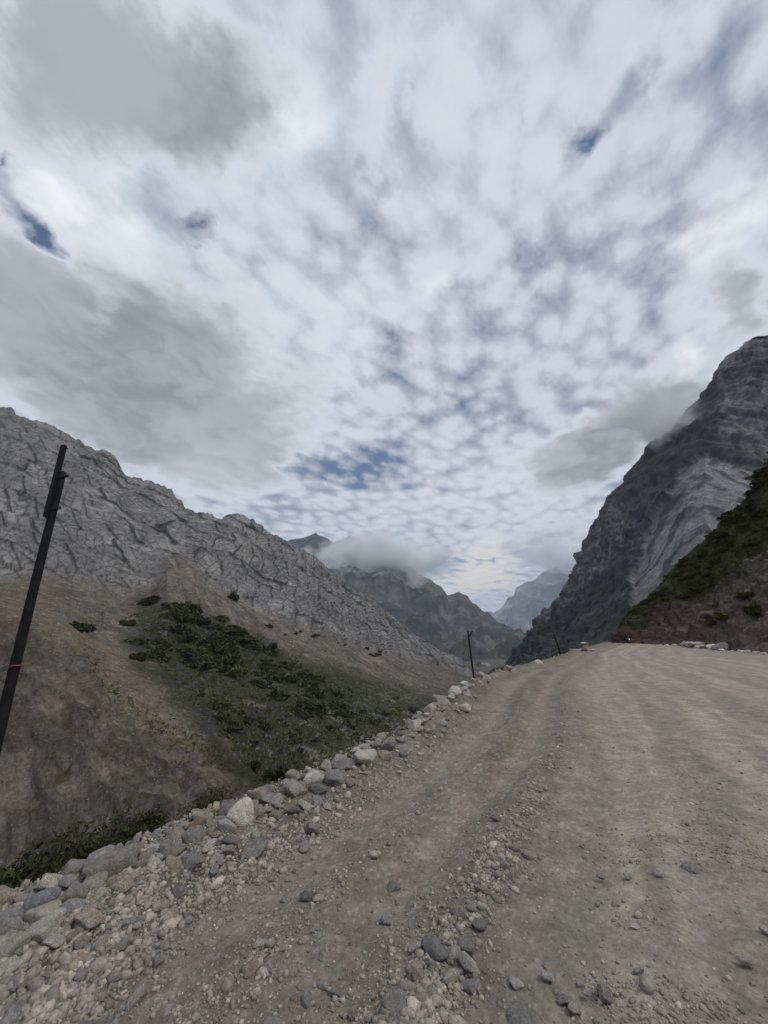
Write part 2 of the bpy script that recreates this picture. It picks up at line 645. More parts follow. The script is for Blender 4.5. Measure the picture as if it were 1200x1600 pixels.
def joints(f, space, warp, seed):
    """one family of parallel fractures: which slab a point lies in, how far from its walls (m), and its place across"""
    p = (f + warp) / space
    p = p + .42 * perlin(np.stack([p * .83, Z0 + seed, Z0], -1), seed)
    k = np.floor(p)
    fr = p - k
    return k, np.minimum(fr, 1 - fr) * space, fr - .5


def gate(sc, seed, lo, hi):
    return sstep(lo, hi, fbm(Q / np.array([sc, sc, sc * 1.6]), 3, seed))


cl_ = sstep(120, 420, PX).reshape(-1)


def hk(seed, *k):
    k = [np.asarray(a).astype(np.int64) for a in k] + [np.zeros(len(Q), np.int64)] * (3 - len(k))
    return hfl(k[0], k[1], k[2], seed)


# bedding planes first; inside every bed its own run of straight cross joints; some blocks split once more
k2, d2, f2 = joints(vv + .42 * hh, 23., 9 * w2, 212)
c1 = (.30 - .62 * cl_) + (hk(31, k2) - .5) * .45
k1, d1, f1 = joints(hh + c1 * vv + 60 * hk(32, k2), 19., 4 * w1, 211)
k3, d3, f3 = joints(hh + (1.1 - .35 * cl_) * vv, 60., 10 * w1, 213)
th = hk(33, k1, k2) * math.pi
k4, d4, f4 = joints(np.cos(th) * hh + np.sin(th) * vv + 30 * hk(34, k1, k2), 6.6, 1. * w3, 214)
th5 = th + 1.0 + .8 * hk(35, k1, k2, k4)
k5, d5, f5 = joints(np.cos(th5) * hh + np.sin(th5) * vv, 5.6, 1. * w3, 215)
ida = hk(5, k1, k2, k3)
idb = hk(6, k4, k5, k1 + 31 * k2)
idc = hfl(k4.astype(np.int64), k2.astype(np.int64), k5.astype(np.int64), 7)
msk = gate(26., 40, -.15, .3)
g1, g2, g3 = gate(34., 41, -.6, -.2), gate(34., 42, -.35, .1), gate(48., 43, -.2, .1)
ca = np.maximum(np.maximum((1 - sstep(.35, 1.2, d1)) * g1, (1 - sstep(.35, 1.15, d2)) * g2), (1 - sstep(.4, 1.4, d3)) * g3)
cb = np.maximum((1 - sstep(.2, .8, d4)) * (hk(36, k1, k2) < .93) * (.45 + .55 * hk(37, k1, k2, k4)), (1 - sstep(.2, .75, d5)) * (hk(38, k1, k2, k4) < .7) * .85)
cc_ = Z0
long_c = np.abs(perlin(np.stack([(hh - .22 * vv + 4 * w1) / 52., vv / 300., ww / 300.], -1) + 3.3, 24))
lg = (1 - sstep(.004, .018, long_c)) * gate(70., 25, -.2, .1)
ca = np.maximum(ca, lg * .5)
rib = ridged((Q @ np.array(Matrix.Rotation(math.radians(-20), 3, 'Y')).T) * np.array([1 / 70., 1 / 70., 1 / 230.]), 4, 33)
disp = (-.9 * ca - .4 * cb
        + (ida - .5) * 2.8 + (idb - .5) * 1.0 * msk
        + f1 * (ida * 13 % 1 - .5) * 3.2 + f2 * (ida * 29 % 1 - .5) * 4 + f4 * (idb * 17 % 1 - .5) * .9 + f5 * (idb * 11 % 1 - .5) * .9
        + fbm(Q / 90, 3, 31) * 9 + (rib - .5) * 10 + fbm(Q / 6, 3, 32) * .3)
disp = disp.reshape(nr, nc)
gul = ridged(Q * np.array([1 / 26., 1 / 26., 1 / 90.]), 4, 51).reshape(nr, nc)
soil = (fbm(Q / 18, 5, 61) * 1.1 + fbm(Q / 4, 3, 62) * .28).reshape(nr, nc)
dscale = np.clip(G[..., 1] / 250., .22, 1.3)
soilA = soil * dscale * 1.5
# erosion runnels on the bare near face of the shoulder
face = sstep(3.0, 3.25, BV) * (1 - sstep(395, 440, PX))
fa, fb_, fc_ = P3(140, 1040, 80), P3(370, 1215, 66), P3(100, 1312, 48)
fn = np.cross(fb_ - fa, fc_ - fa)
fn /= np.linalg.norm(fn)
fall = np.array([0, 0, -1.]) - fn * (-fn[2])
fall /= np.linalg.norm(fall)
across = np.cross(fn, fall)
Qf = np.stack([Q @ across / 4.6, Q @ fall / 24., Q @ fn / 24.], -1)
Qf[:, 0] += .5 * fbm(Q / 9., 3, 72)
rn = ridged(Qf, 5, 71).reshape(nr, nc)
soilA = soilA * (1 - .45 * face) - face * (rn - .5) * 2.8
hh2_ = np.repeat(Q.reshape(nr, nc, 3)[nb][None], nr, 0).reshape(-1, 3) @ np.array([.775, .632, 0])
D_ = rock * disp * np.clip(G[..., 1] / 380., .55, 1.25) + (1 - rock) * soilA
edgef = np.clip(1 - np.maximum(0, nb - np.arange(nr)) / 5., 0, 1)[:, None]
G = G + N * D_[..., None] * edgef[..., None]
crag = (ridged(np.stack([hh2_ / 13., 0 * hh2_, 0 * hh2_], -1), 5, 97) - .5).reshape(nr, nc)
G[..., 2] += 7.5 * crag * np.exp(-np.maximum(np.arange(nr) - nb, 0) / 7.)[:, None] * sstep(760, 560, PX)
Q = G.reshape(-1, 3)
PX, PY, _ = project(G)
# ---- colours
tone = fbm(Q / 26, 4, 81).reshape(nr, nc)
fine = fbm(Q / 5, 4, 82).reshape(nr, nc)
rc = mixc(np.broadcast_to(C(.158, .153, .148), G.shape), C(.24, .231, .22), sstep(-.3, .5, tone + .3 * (ida.reshape(nr, nc) - .5)))
rc = rc * (1 + .24 * (idb.reshape(nr, nc) - .5) + .16 * (idc.reshape(nr, nc) - .5) + .2 * fine)[..., None]
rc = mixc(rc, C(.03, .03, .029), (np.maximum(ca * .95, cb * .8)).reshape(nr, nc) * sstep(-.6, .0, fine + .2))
rc = mixc(rc, C(.17, .165, .165), sstep(180, 0, PX) * sstep(640, 560, PY - (PX * 0) - 90) * .5)
hh2, vv2, ww2 = Q[:, 0] * .775 + Q[:, 1] * .632, Q[:, 2] * 1.35, -Q[:, 0] * .632 + Q[:, 1] * .775
scree = mixc(np.broadcast_to(C(.088, .077, .064), G.shape), C(.15, .127, .10), sstep(-.25, .35, fbm(Q / np.array([14., 14., 40.]), 4, 83).reshape(nr, nc)))
scree = scree * (1 + .3 * fine)[..., None]
tan = C(.15, .118, .078)
grey = C(.088, .077, .066)
soilc = scree
strk_ = fbm(np.stack([hh2 / 4.5, vv2 / 60., ww2 / 60.], -1), 4, 86).reshape(nr, nc)
scree = scree * (1 + .5 * np.clip(strk_, -.7, .9))[..., None]
soilc = scree
# tan crust on the shoulder
tanm = sstep(2.05, 2.35, BV + tone * .15) * (1 - sstep(380, 430, PX)) * (1 - sstep(3.02, 3.14, BV + .05 * fine))
soilc = mixc(soilc, tan, tanm * .85)
tanm2 = sstep(100, 40, PX) * sstep(880, 930, PY) * sstep(1090, 1010, PY + tone * 40)
soilc = mixc(soilc, C(.12, .088, .058), tanm2 * .8)
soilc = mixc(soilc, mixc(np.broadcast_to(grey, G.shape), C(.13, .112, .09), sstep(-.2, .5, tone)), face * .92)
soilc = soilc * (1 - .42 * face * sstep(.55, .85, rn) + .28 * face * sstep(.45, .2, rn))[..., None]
ochre = C(.12, .095, .06)
tuft = sstep(.16, .34, fbm(Q / np.array([3., 3., 5.]), 4, 85).reshape(nr, nc) + .50 * np.exp(-((BV - 3.04) / .06) ** 2) + .25 * sstep(180, 330, PX) - .12)
soilc = mixc(soilc, ochre * .62, tuft * face * .85)
# plant cover: thicket zone on the slope and the green valley bottom
veg_poly = in_poly(PX + tone * 30, PY + fine * 14, [(225, 930), (290, 955), (390, 985), (470, 1030), (560, 1050), (650, 1085), (725, 1085), (660, 1170), (520, 1215), (400, 1240), (330, 1170), (270, 1090), (190, 1010)])
veg = veg_poly * 1.0
veg = blur(blur(veg, 4, 0), 4, 1)
vn = fbm(Q / np.array([12., 16., 10.]), 5, 91).reshape(nr, nc)
vegm = np.clip(veg * sstep(-.8, -.2, vn + .35 * sstep(1080, 1180, PY)), 0, 1)
soilc = mixc(soilc, C(.027, .031, .013), vegm * .94)
low_green = sstep(560, 700, PX) * sstep(1.5, 2.6, BV) * sstep(-.2, .3, vn)
soilc = mixc(soilc, C(.046, .046, .025), low_green * .8)
# sparse dark tussocks everywhere on the scree
tus = sstep(.22, .36, fbm(Q / np.array([1.9, 2.4, 1.6]), 3, 93).reshape(nr, nc))
soilc = mixc(soilc, C(.06, .058, .035), tus * (1 - .75 * face) * .7 * sstep(1.0, 1.3, BV))
stn = sstep(.26, .40, fbm(Q / np.array([1.3, 1.3, 1.0]), 3, 94).reshape(nr, nc))
soilc = mixc(soilc, C(.24, .225, .205), stn * .55 * (1 - .6 * vegm) * (1 - .65 * face))
# trodden pale paths across the valley bottom
F1p, F2p, idp, _ = worley(Q / np.array([17., 17., 30.]) + 2 * np.stack([fbm(Q / 14, 3, 5)] * 3, -1) * .4, 95)
pth = (1 - sstep(.02, .075, F2p - F1p)).reshape(nr, nc) * in_poly(PX, PY, [(385, 1160), (500, 1115), (600, 1080), (690, 1085), (650, 1160), (520, 1220), (400, 1235)]) * sstep(-.25, .1, tone)
soilc = mixc(soilc, C(.2, .19, .165), pth * .75)
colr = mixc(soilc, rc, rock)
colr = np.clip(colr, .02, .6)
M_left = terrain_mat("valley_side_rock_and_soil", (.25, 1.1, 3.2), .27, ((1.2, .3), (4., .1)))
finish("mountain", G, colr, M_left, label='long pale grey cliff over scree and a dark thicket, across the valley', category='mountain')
SURF['left'] = (G[nb:], PX[nb:], PY[nb:], N[nb:])

# ---- the dark mountain beyond the bend on the right
pxs = np.arange(752, 1500, 1.6)
sky_r = [(752, 1066, 900), (780, 1044, 880), (800, 1028, 840), (820, 1000, 800), (840, 966, 760), (860, 945, 725), (872, 930, 705), (880, 915, 690), (898, 884, 665), (907, 862, 652), (912, 846, 645), (925, 822, 632),
         (936, 800, 622), (944, 776, 612), (952, 768, 606), (966, 756, 596), (985, 730, 582), (1010, 702, 566), (1040, 674, 548), (1060, 652, 536), (1090, 622, 520), (1104, 604, 512),
         (1112, 588, 508), (1120, 570, 505), (1135, 558, 500), (1150, 546, 495), (1165, 534, 490), (1178, 526, 486), (1200, 524, 480), (1260, 490, 465), (1350, 440, 450), (1500, 400, 430)]
mid_r = [(752, 1080, 800), (800, 1035, 700), (840, 1000, 620), (880, 975, 560), (920, 930, 520), (960, 880, 485), (1000, 830, 455), (1030, 785, 435), (1065, 740, 420), (1100, 715, 410), (1160, 720, 395), (1200, 730, 385), (1300, 700, 370), (1500, 640, 350)]
bas_r = [(752, 1100, 600), (800, 1060, 430), (840, 1045, 330), (880, 1040, 280), (920, 1030, 250), (960, 1022, 230), (1000, 1010, 220), (1100, 990, 200), (1200, 980, 190), (1500, 960, 170)]
hid_r = [(p, y + 60, d * .85) for p, y, d in bas_r]
steps = [150, 140, 12]
G = loft("right", pxs, [sky_r, mid_r, bas_r, hid_r], steps, vblur=10)
G, nb = with_back(G, 200, 260)
nr, nc = G.shape[:2]
PX, PY, _ = project(G)
N = grid_normals(blur(blur(G, 6, 0), 6, 1))
Q = G.reshape(-1, 3)
tone = fbm(Q / 50, 4, 101).reshape(nr, nc)
fine = fbm(Q / 7, 4, 102).reshape(nr, nc)
SLAB = [(1028, 788), (1045, 750), (1068, 722), (1100, 704), (1128, 712), (1160, 722), (1190, 738), (1260, 760), (1260, 900), (1100, 980), (1000, 985), (975, 1000), (985, 930), (990, 880), (1000, 830)]
wx, wy = PX + tone * 16 + fine * 5, PY + tone * 14 + fine * 5
slab = blur(blur(in_poly(wx, wy, SLAB) * 1.0, .8, 0), .8, 1)
UPP = [(1100, 560), (1130, 545), (1300, 400), (1500, 380), (1500, 800), (1200, 740), (1150, 700), (1110, 690), (1095, 660), (1130, 620)]
upp = blur(blur(in_poly(wx, wy, UPP) * 1.0, 1, 0), 1, 1)
LED = [(948, 778), (975, 790), (985, 820), (950, 880), (910, 930), (850, 975), (835, 985), (840, 955), (900, 860), (915, 820)]
led = blur(blur(in_poly(wx, wy, LED) * 1.0, 2, 0), 2, 1)
# folded beds: bands of a warped height field
Wf = np.stack([fbm(Q / 110, 3, 110), fbm(Q / 110, 3, 111), fbm(Q / 45, 3, 112)], -1)
bed = (Q[:, 0] * 1.0 + Q[:, 1] * .35 - Q[:, 2] * 1.0 + 34 * Wf[:, 0] + 9 * Wf[:, 2])
bp = np.abs(((bed / 25.) % 1) - .5) * 2
bp2 = np.abs(((bed / 9.3 + 2 * Wf[:, 1]) % 1) - .5) * 2
lines = (sstep(.58, .78, bp) * sstep(-.45, .0, fbm(Q / 30, 3, 113))).reshape(nr, nc)
lines2 = (sstep(.62, .86, bp2) * sstep(-.15, .2, fbm(Q / 22, 3, 114))).reshape(nr, nc)
F1a, F2a, ida, Va = worley((Q + 8 * Wf) / np.array([16., 18., 26.]), 121)
F1b, F2b, idb, Vb = worley((Q + 5 * Wf) / np.array([6., 6.5, 10.]), 122)
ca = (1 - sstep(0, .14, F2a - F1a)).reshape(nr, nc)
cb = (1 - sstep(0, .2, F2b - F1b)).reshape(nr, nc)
gul = ridged((Q @ np.array(Matrix.Rotation(math.radians(38), 3, 'Y')).T) * np.array([1 / 34., 1 / 60., 1 / 210.]), 5, 131).reshape(nr, nc)
rocky = np.clip(slab * .8 + upp + led, 0, 1)
beds_d = (lines * -2.6 + lines2 * -1.1) * (1 - .75 * upp * (1 - slab))
disp = (rocky * (-2.0 * ca * (1 - slab) - .9 * cb + ((ida - .5) * 1.4).reshape(nr, nc) * (1 - .7 * slab) + ((idb - .5) * 1.6).reshape(nr, nc) + beds_d)
        + slab * 7 + led * ((np.floor(Q[:, 2] / 11 + 1.5 * Wf[:, 1]) % 2) * 1.8).reshape(nr, nc)
        + (1 - slab * .8) * (gul - .5) * 20 + tone * 8 + fine * .5 * (1 + rocky))
edgef = np.clip(1 - np.maximum(0, nb - np.arange(nr)) / 5., 0, 1)[:, None]
G = G + N * (disp * np.clip(G[..., 1] / 520., .5, 1.2) * edgef)[..., None]
Q = G.reshape(-1, 3)
PX, PY, _ = project(G)
dark = C(.062, .066, .072)
c0 = mixc(np.broadcast_to(dark, G.shape), C(.098, .098, .10), sstep(-.3, .4, tone))
greenm = sstep(780, 960, PY + tone * 60 + (PX - 900) * .2) * sstep(-.5, .2, fbm(Q / 20, 4, 141).reshape(nr, nc) + .15)
c0 = mixc(c0, C(.033, .040, .034), greenm * .85)
# pale rubble streaks running down the gullies
strk = sstep(.80, .93, gul) * sstep(0., .4, fbm(Q / 60, 3, 142).reshape(nr, nc)) * sstep(820, 900, PY)
c0 = mixc(c0, C(.15, .145, .14), strk * .7)
rockc = mixc(np.broadcast_to(C(.165, .165, .167), G.shape), C(.225, .222, .22), sstep(-.3, .4, tone + fine * .3 + .4 * (ida.reshape(nr, nc) - .5)))
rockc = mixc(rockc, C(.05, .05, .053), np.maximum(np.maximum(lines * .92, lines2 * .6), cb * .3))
grl = sstep(985, 930, PX) * slab + sstep(880, 960, PY) * slab * .6
rockc = mixc(rockc, C(.13, .13, .12), np.clip(grl, 0, 1) * sstep(-.3, .25, fine))
c0 = mixc(c0, rockc, slab)
uc = mixc(np.broadcast_to(C(.082, .082, .086), G.shape), C(.165, .163, .163), sstep(-.2, .35, tone + .5 * fine))
uc = mixc(uc, C(.05, .05, .053), lines * .35)
c0 = mixc(c0, uc, upp * (1 - slab))
lc = mixc(np.broadcast_to(C(.085, .084, .084), G.shape), C(.21, .205, .20), sstep(-.2, .4, fine + .6 * (bp2.reshape(nr, nc) - .5)))
c0 = mixc(c0, lc, led * (1 - slab))
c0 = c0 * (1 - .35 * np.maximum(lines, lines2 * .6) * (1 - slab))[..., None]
c0 = np.clip(c0 * (1 + .16 * fine)[..., None], .02, .5)
M_right = terrain_mat("dark_folded_rock", (.12, .6), .22, ((.7, .25), (2.5, .06)))
finish("mountain", G, c0, M_right, label='steep dark mountain with a pale folded rock slab, beyond the bend of the road', category='mountain')
SURF['right'] = (G[nb:], PX[nb:], PY[nb:], N[nb:])

# ---- mountains at the head of the valley
def far_mountain(pxs, rows, steps, amp, sc, seed, colfn, label, back):
    G = loft("far", pxs, rows, steps, vblur=6)
    G, nb = with_back(G, *back)
    nr, nc = G.shape[:2]
    N = grid_normals(blur(blur(G, 6, 0), 6, 1))
    Q = G.reshape(-1, 3)
    r = ridged(Q / np.array([sc, sc * 1.4, sc * 2.0]), 6, seed).reshape(nr, nc)
    b = fbm(Q / (sc * .25), 5, seed + 20).reshape(nr, nc)
    edgef = np.clip(1 - np.maximum(0, nb - np.arange(nr)) / 5., 0, 1)[:, None]
    band = np.concatenate([np.zeros(nb), np.linspace(0, 1, nr - nb)])[:, None]
    G = G + N * ((r - .55) * amp * (.25 + .75 * sstep(0, .2, band)) + b * amp * .18)[..., None] * edgef[..., None]
    PX, PY, _ = project(G)
    col = colfn(G.reshape(-1, 3), PX, PY, r, b)
    M = terrain_mat("far_rock", (4. / sc, 18. / sc), .25, ((10. / sc, sc * .03), (40. / sc, sc * .01)))
    finish("mountain", G, np.clip(col, .02, .5), M, label=label, category='mountain')
    SURF['far%d' % seed] = (G[nb:], PX[nb:], PY[nb:], N[nb:])


def col_mid(Q, PX, PY, r, b):
    sh = PX.shape
    t = fbm(Q / 140, 4, 205).reshape(sh)
    c = mixc(np.broadcast_to(C(.062, .063, .065), sh + (3,)), C(.14, .136, .132), sstep(-.25, .4, b + .5 * (r - .5)))
    c = mixc(c, C(.052, .058, .045), sstep(-.1, .25, t + .3 * b) * sstep(900, 960, PY))
    c = mixc(c, C(.07, .078, .042), sstep(1000, 1030, PY) * sstep(-.3, .2, b) * .85)
    c = mixc(c, C(.19, .175, .155), sstep(.15, .3, t - .12) * sstep(960, 980, PY) * sstep(1010, 985, PY) * .5)
    riv = in_poly(PX + b * 4, PY + b * 2, [(748, 1036), (770, 1030), (778, 1034), (790, 1040), (800, 1048), (780, 1047), (760, 1040)])
    c = mixc(c, C(.33, .31, .28), riv * .8)
    return c


far_mountain(np.arange(380, 960, 1.5),
             [[(380, 880, 3500), (440, 846, 3430), (480, 838, 3388), (494, 832, 3360), (508, 839, 3346), (522, 848, 3332), (535, 842, 3318), (546, 837, 3304), (560, 841, 3290), (572, 850, 3262),
               (600, 868, 3206), (630, 880, 3150), (643, 884, 3122), (652, 892, 3094), (662, 902, 3066), (678, 909, 3024), (690, 915, 2996), (700, 929, 2968), (708, 927, 2954), (718, 924, 2940), (728, 931, 2912),
               (736, 939, 2898), (752, 951, 2842), (770, 965, 2786), (786, 973, 2744), (800, 982, 2702), (812, 986, 2674), (830, 1000, 2632), (960, 1050, 2380)],
              [(380, 940, 2100), (520, 930, 2072), (600, 950, 2029), (660, 985, 1959), (720, 1000, 1931), (780, 1012, 1889), (960, 1060, 1819)],
              [(380, 1000, 1610), (600, 1020, 1610), (680, 1035, 1568), (740, 1042, 1512), (800, 1050, 1428), (960, 1075, 1330)],
              [(380, 1060, 1260), (680, 1075, 1204), (740, 1072, 1120), (800, 1080, 1064), (960, 1100, 979)]],
             [90, 60, 36], 165, 360, 201, col_mid, 'hazy grey mountain rising into a low cloud at the head of the valley', (900, 1300))


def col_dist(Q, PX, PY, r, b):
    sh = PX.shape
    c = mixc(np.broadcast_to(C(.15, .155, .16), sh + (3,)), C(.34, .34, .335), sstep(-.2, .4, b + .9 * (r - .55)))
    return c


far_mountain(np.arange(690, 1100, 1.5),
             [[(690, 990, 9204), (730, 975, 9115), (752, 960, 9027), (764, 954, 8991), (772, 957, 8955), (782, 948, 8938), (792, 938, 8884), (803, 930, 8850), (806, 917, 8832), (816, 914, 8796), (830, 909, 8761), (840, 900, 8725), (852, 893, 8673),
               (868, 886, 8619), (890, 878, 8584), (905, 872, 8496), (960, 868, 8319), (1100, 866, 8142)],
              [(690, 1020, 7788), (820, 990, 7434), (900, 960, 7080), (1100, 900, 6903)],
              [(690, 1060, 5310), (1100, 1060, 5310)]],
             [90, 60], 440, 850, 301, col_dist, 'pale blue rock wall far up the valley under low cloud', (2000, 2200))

# ------------------------------------------------------------------ road
EDGE_PTS = np.array([(-9, -7.5), (-6.4, -3.2), (-4.2, -.5), (-2.95, 1.25), (-2.0, 2.7), (-1.2, 4.2), (0.0, 6.35), (1.15, 9.0), (3.3, 15.0), (6.6, 21.8), (12.2, 31.0), (18.7, 42.5), (25, 53.5), (38, 72), (49, 89), (60, 103), (80, 120)], float)


def catmull(Pt, n=8):
    Pp = np.vstack([2 * Pt[0] - Pt[1], Pt, 2 * Pt[-1] - Pt[-2]])
    o = []
    for i in range(1, len(Pp) - 2):
        for k in range(n):
            t = k / n
            a, b, c, d = Pp[i - 1:i + 3]
            o.append(.5 * (2 * b + (c - a) * t + (2 * a - 5 * b + 4 * c - d) * t * t + (3 * b - a - 3 * c + d) * t ** 3))
    o.append(Pt[-1])
    return np.array(o)


EDGE = catmull(EDGE_PTS, 6)
SEG = np.diff(EDGE, axis=0)
SLEN = np.linalg.norm(SEG, axis=1)
ARC = np.concatenate([[0], np.cumsum(SLEN)])


def edge_st(xy):
    """signed distance inside the road from its outer edge, and arc length along it"""
    best = np.full(len(xy), 1e9)
    s = np.zeros(len(xy))
    t = np.zeros(len(xy))
    for i in range(len(SEG)):
        d = SEG[i] / SLEN[i]
        r = xy - EDGE[i]
        u = np.clip(r @ d, 0, SLEN[i])
        q = r - u[:, None] * d
        dd = (q * q).sum(1)
        m = dd < best
        best = np.where(m, dd, best)
        sd = np.sign(r[:, 0] * d[1] - r[:, 1] * d[0]) * np.sqrt(dd)
        s = np.where(m, sd, s)
        t = np.where(m, ARC[i] + u, t)
    return s, t


def road_base(xy):
    return 1.0 * sstep(42, 88, xy[:, 1]) - .012 * np.maximum(xy[:, 1] - 90, 0) ** 1.5


def strip_s(s, xy):
    """distance from the edge, scaled so that the loose middle strip runs at 2.62"""
    return s * 2.62 / (2.08 + .10 * np.clip(xy[:, 1] - 4.5, 0, 9))


def road_z(xy, st=None, micro=True):
    s0, t = edge_st(xy) if st is None else st
    s = strip_s(s0, xy)
    P = np.stack([s, t * .22, np.zeros_like(s)], -1)
    z = road_base(xy)
    # shoulder ridge pushed up by the grader, ruts between loose strips
    w = .15 * perlin(np.stack([t * .35, s * 0, s * 0], -1), 401)
    hump = np.exp(-((s0 - .10) / .36) ** 2)
    z = z + (.10 + .13 * sstep(4.5, 9, xy[:, 1])) * hump * (1 + .5 * perlin(np.stack([t * 1.1, s * 2, s * 0], -1), 402))
    strip = np.exp(-((s - 2.62 - w * 1.4) / .32) ** 2)
    strip2 = np.exp(-((s - 1.5 - w) / .28) ** 2)
    z = z + .055 * strip * sstep(60, 20, t) + .025 * strip2
    z = z - .03 * np.exp(-((s - 2.05 - w) / .25) ** 2) - .03 * np.exp(-((s - 1.05 - w) / .25) ** 2)
    z = z + .035 * fbm(P * np.array([1.1, 1.1, 1]), 3, 410)
    if micro:
        X = np.stack([xy[:, 0], xy[:, 1], np.zeros(len(xy))], -1)
        near = np.clip(1.6 - np.hypot(xy[:, 0], xy[:, 1]) / 30., .25, 1)
        loose = np.clip(strip + .8 * hump + .6 * strip2 + .3 * (s < 3.2), 0, 1)
        z = z + (.006 + .012 * loose) * fbm(X * 7, 4, 411) * near + .012 * fbm(np.stack([s * 2.2, t * .3, 0 * s], -1), 3, 412)
        # corrugations on the used lane
        z = z - .02 * np.exp(-((s - 3.5 - .2 * w) / .2) ** 2) - .018 * np.exp(-((s - 5.2 + .3 * w) / .25) ** 2)
    return z


bear = np.radians(np.linspace(-110, 100, 760))
dist = np.concatenate([np.geomspace(.4, 150, 620)])
RX = (np.sin(bear)[None, :] * dist[:, None])
RY = (np.cos(bear)[None, :] * dist[:, None])
XY = np.stack([RX.ravel(), RY.ravel()], -1)
ST = edge_st(XY)
Z = road_z(XY, ST)
s_, t_ = ST
so_ = s_.copy()
Z = np.where(s_ < -.2, Z - np.maximum(-s_ - .2, 0) * .75, Z)
X3 = np.stack([XY[:, 0], XY[:, 1], np.zeros(len(XY))], -1)
P2 = np.stack([s_, t_ * .16, 0 * s_], -1)
s_ = strip_s(s_, XY)
n1 = fbm(P2 * 1.5, 4, 420)
n2 = .35 * fbm(X3 * 1.3, 4, 421) + .75 * fbm(np.stack([s_ * 2.0, t_ * .16, 0 * s_], -1), 4, 424)
n3 = fbm(X3 * 9, 3, 422)
wv = .15 * perlin(np.stack([t_ * .35, s_ * 0, s_ * 0], -1), 401)
smooth_lane = C(.292, .264, .213)
loosec = C(.222, .193, .158)
rc = mixc(np.broadcast_to(smooth_lane, X3.shape), C(.325, .288, .226), sstep(-.2, .5, n2))
rc = mixc(rc, C(.25, .228, .182), sstep(-.1, .4, n1) * .7)
lm = sstep(3.5, 2.4, s_ - wv * 1.4 + .8 * n1 + .3 * n2)
rc = mixc(rc, mixc(np.broadcast_to(loosec, X3.shape), C(.165, .14, .113), sstep(-.1, .4, n1 + .4 * n2)), lm)
pale = np.exp(-((s_ - 2.05 - wv) / .22) ** 2) + .8 * np.exp(-((s_ - 1.05 - wv) / .2) ** 2)
rc = mixc(rc, C(.30, .255, .195), np.clip(pale, 0, 1) * lm * .6)
rc = mixc(rc, C(.12, .10, .083), sstep(.9, .2, s_ + .3 * n2) * sstep(-.3, .2, n2) * .7)
# lighter wheel tracks running round the bend
for sc_, wd in ((3.4, .16), (3.75, .12), (5.0, .2), (5.5, .16), (6.8, .22), (7.3, .2), (9.0, .35), (9.8, .3), (11.4, .4)):
    rc = mixc(rc, C(.41, .365, .28), np.exp(-((s_ - sc_ * (1 + .10 * np.sin(t_ * .06)) - .3 * n1) / wd) ** 2) * (.25 + .75 * sstep(8, 14, t_)) * .62 * sstep(-.5, .1, n2 + .1))
for sc_, wd in ((4.1, .28), (6.1, .3), (8.0, .35), (10.3, .4)):
    rc = mixc(rc, C(.21, .19, .16), np.exp(-((s_ - sc_ * (1 + .12 * np.sin(t_ * .07 + .6)) - .4 * n1) / wd) ** 2) * .42 * sstep(-.5, .1, n2 + .2))
stn_ = sstep(.25, .42, fbm(X3 * 26, 2, 423)) * sstep(16, 6, np.hypot(XY[:, 0], XY[:, 1]))
rc = mixc(rc, C(.40, .385, .35), stn_ * .5)
rc = rc * (1 + .25 * n3 + .20 * n2)[:, None]
keep = (so_ > -.9) & (XY[:, 0] < 62) & (XY[:, 1] < 112)
F = grid_faces(len(dist), len(bear))
F = F[keep[F].all(1)]
used = np.zeros(len(XY), bool)
used[F.ravel()] = True
remap = np.cumsum(used) - 1
RV = np.stack([XY[:, 0], XY[:, 1], Z], -1)
M_road = terrain_mat("packed_gravel", (3., 28.), .2, ((14., .035), (60., .012)))
# fine grit in the surface
me = new_mesh("road", RV[used], remap[F], np.clip(rc, .03, .5)[used])
link("road", me, M_road, kind='structure', label='wide dusty gravel road bending right', category='road')

# slope falling from the outer edge
o_ = np.concatenate([np.linspace(.35, 8, 70), np.linspace(8.4, 90, 90)])
tt = np.linspace(0, len(EDGE) - 1, 420)
ex = np.interp(tt, np.arange(len(EDGE)), EDGE[:, 0])
ey = np.interp(tt, np.arange(len(EDGE)), EDGE[:, 1])
tg = np.stack([np.gradient(ex), np.gradient(ey)], -1)
tg = blur(tg, 8, 0)
tg /= np.linalg.norm(tg, axis=1, keepdims=True)
nl = np.stack([-tg[:, 1], tg[:, 0]], -1)
EX = ex[None] + nl[None, :, 0] * o_[:, None]
EY = ey[None] + nl[None, :, 1] * o_[:, None]
zb = road_base(np.stack([ex, ey], -1))
floorz = -np.interp(ey, [0, 20, 60, 120], [26, 34, 48, 60])
EZ = zb[None] - .1 - (o_[:, None] - .35) * .74
EZ = np.maximum(EZ, floorz[None] + .02 * (o_[:, None] - 40))
Q = np.stack([EX, EY, EZ], -1).reshape(-1, 3)
EZ = EZ + (fbm(Q / 3., 4, 430) * .35 * np.clip(o_, 0, 1.5).repeat(len(tt)) + fbm(Q / 14, 3, 431) * 1.2 * np.clip(o_ / 10, 0, 1).repeat(len(tt))).reshape(EZ.shape)
G = np.stack([EX, EY, EZ], -1)
nE = fbm(Q / 2., 4, 433)
ce = mixc(np.broadcast_to(C(.12, .105, .09), Q.shape), C(.06, .06, .032), sstep(-.1, .3, nE))
me = new_mesh("embankment", Q * 0 + G.reshape(-1, 3), grid_faces(*EX.shape), ce)
link("embankment", me, terrain_mat("embankment_soil", (1., 6.), .3, ((2., .15), (9., .04))), kind='structure', label='steep earth slope dropping from the outer edge of the road', category='slope')

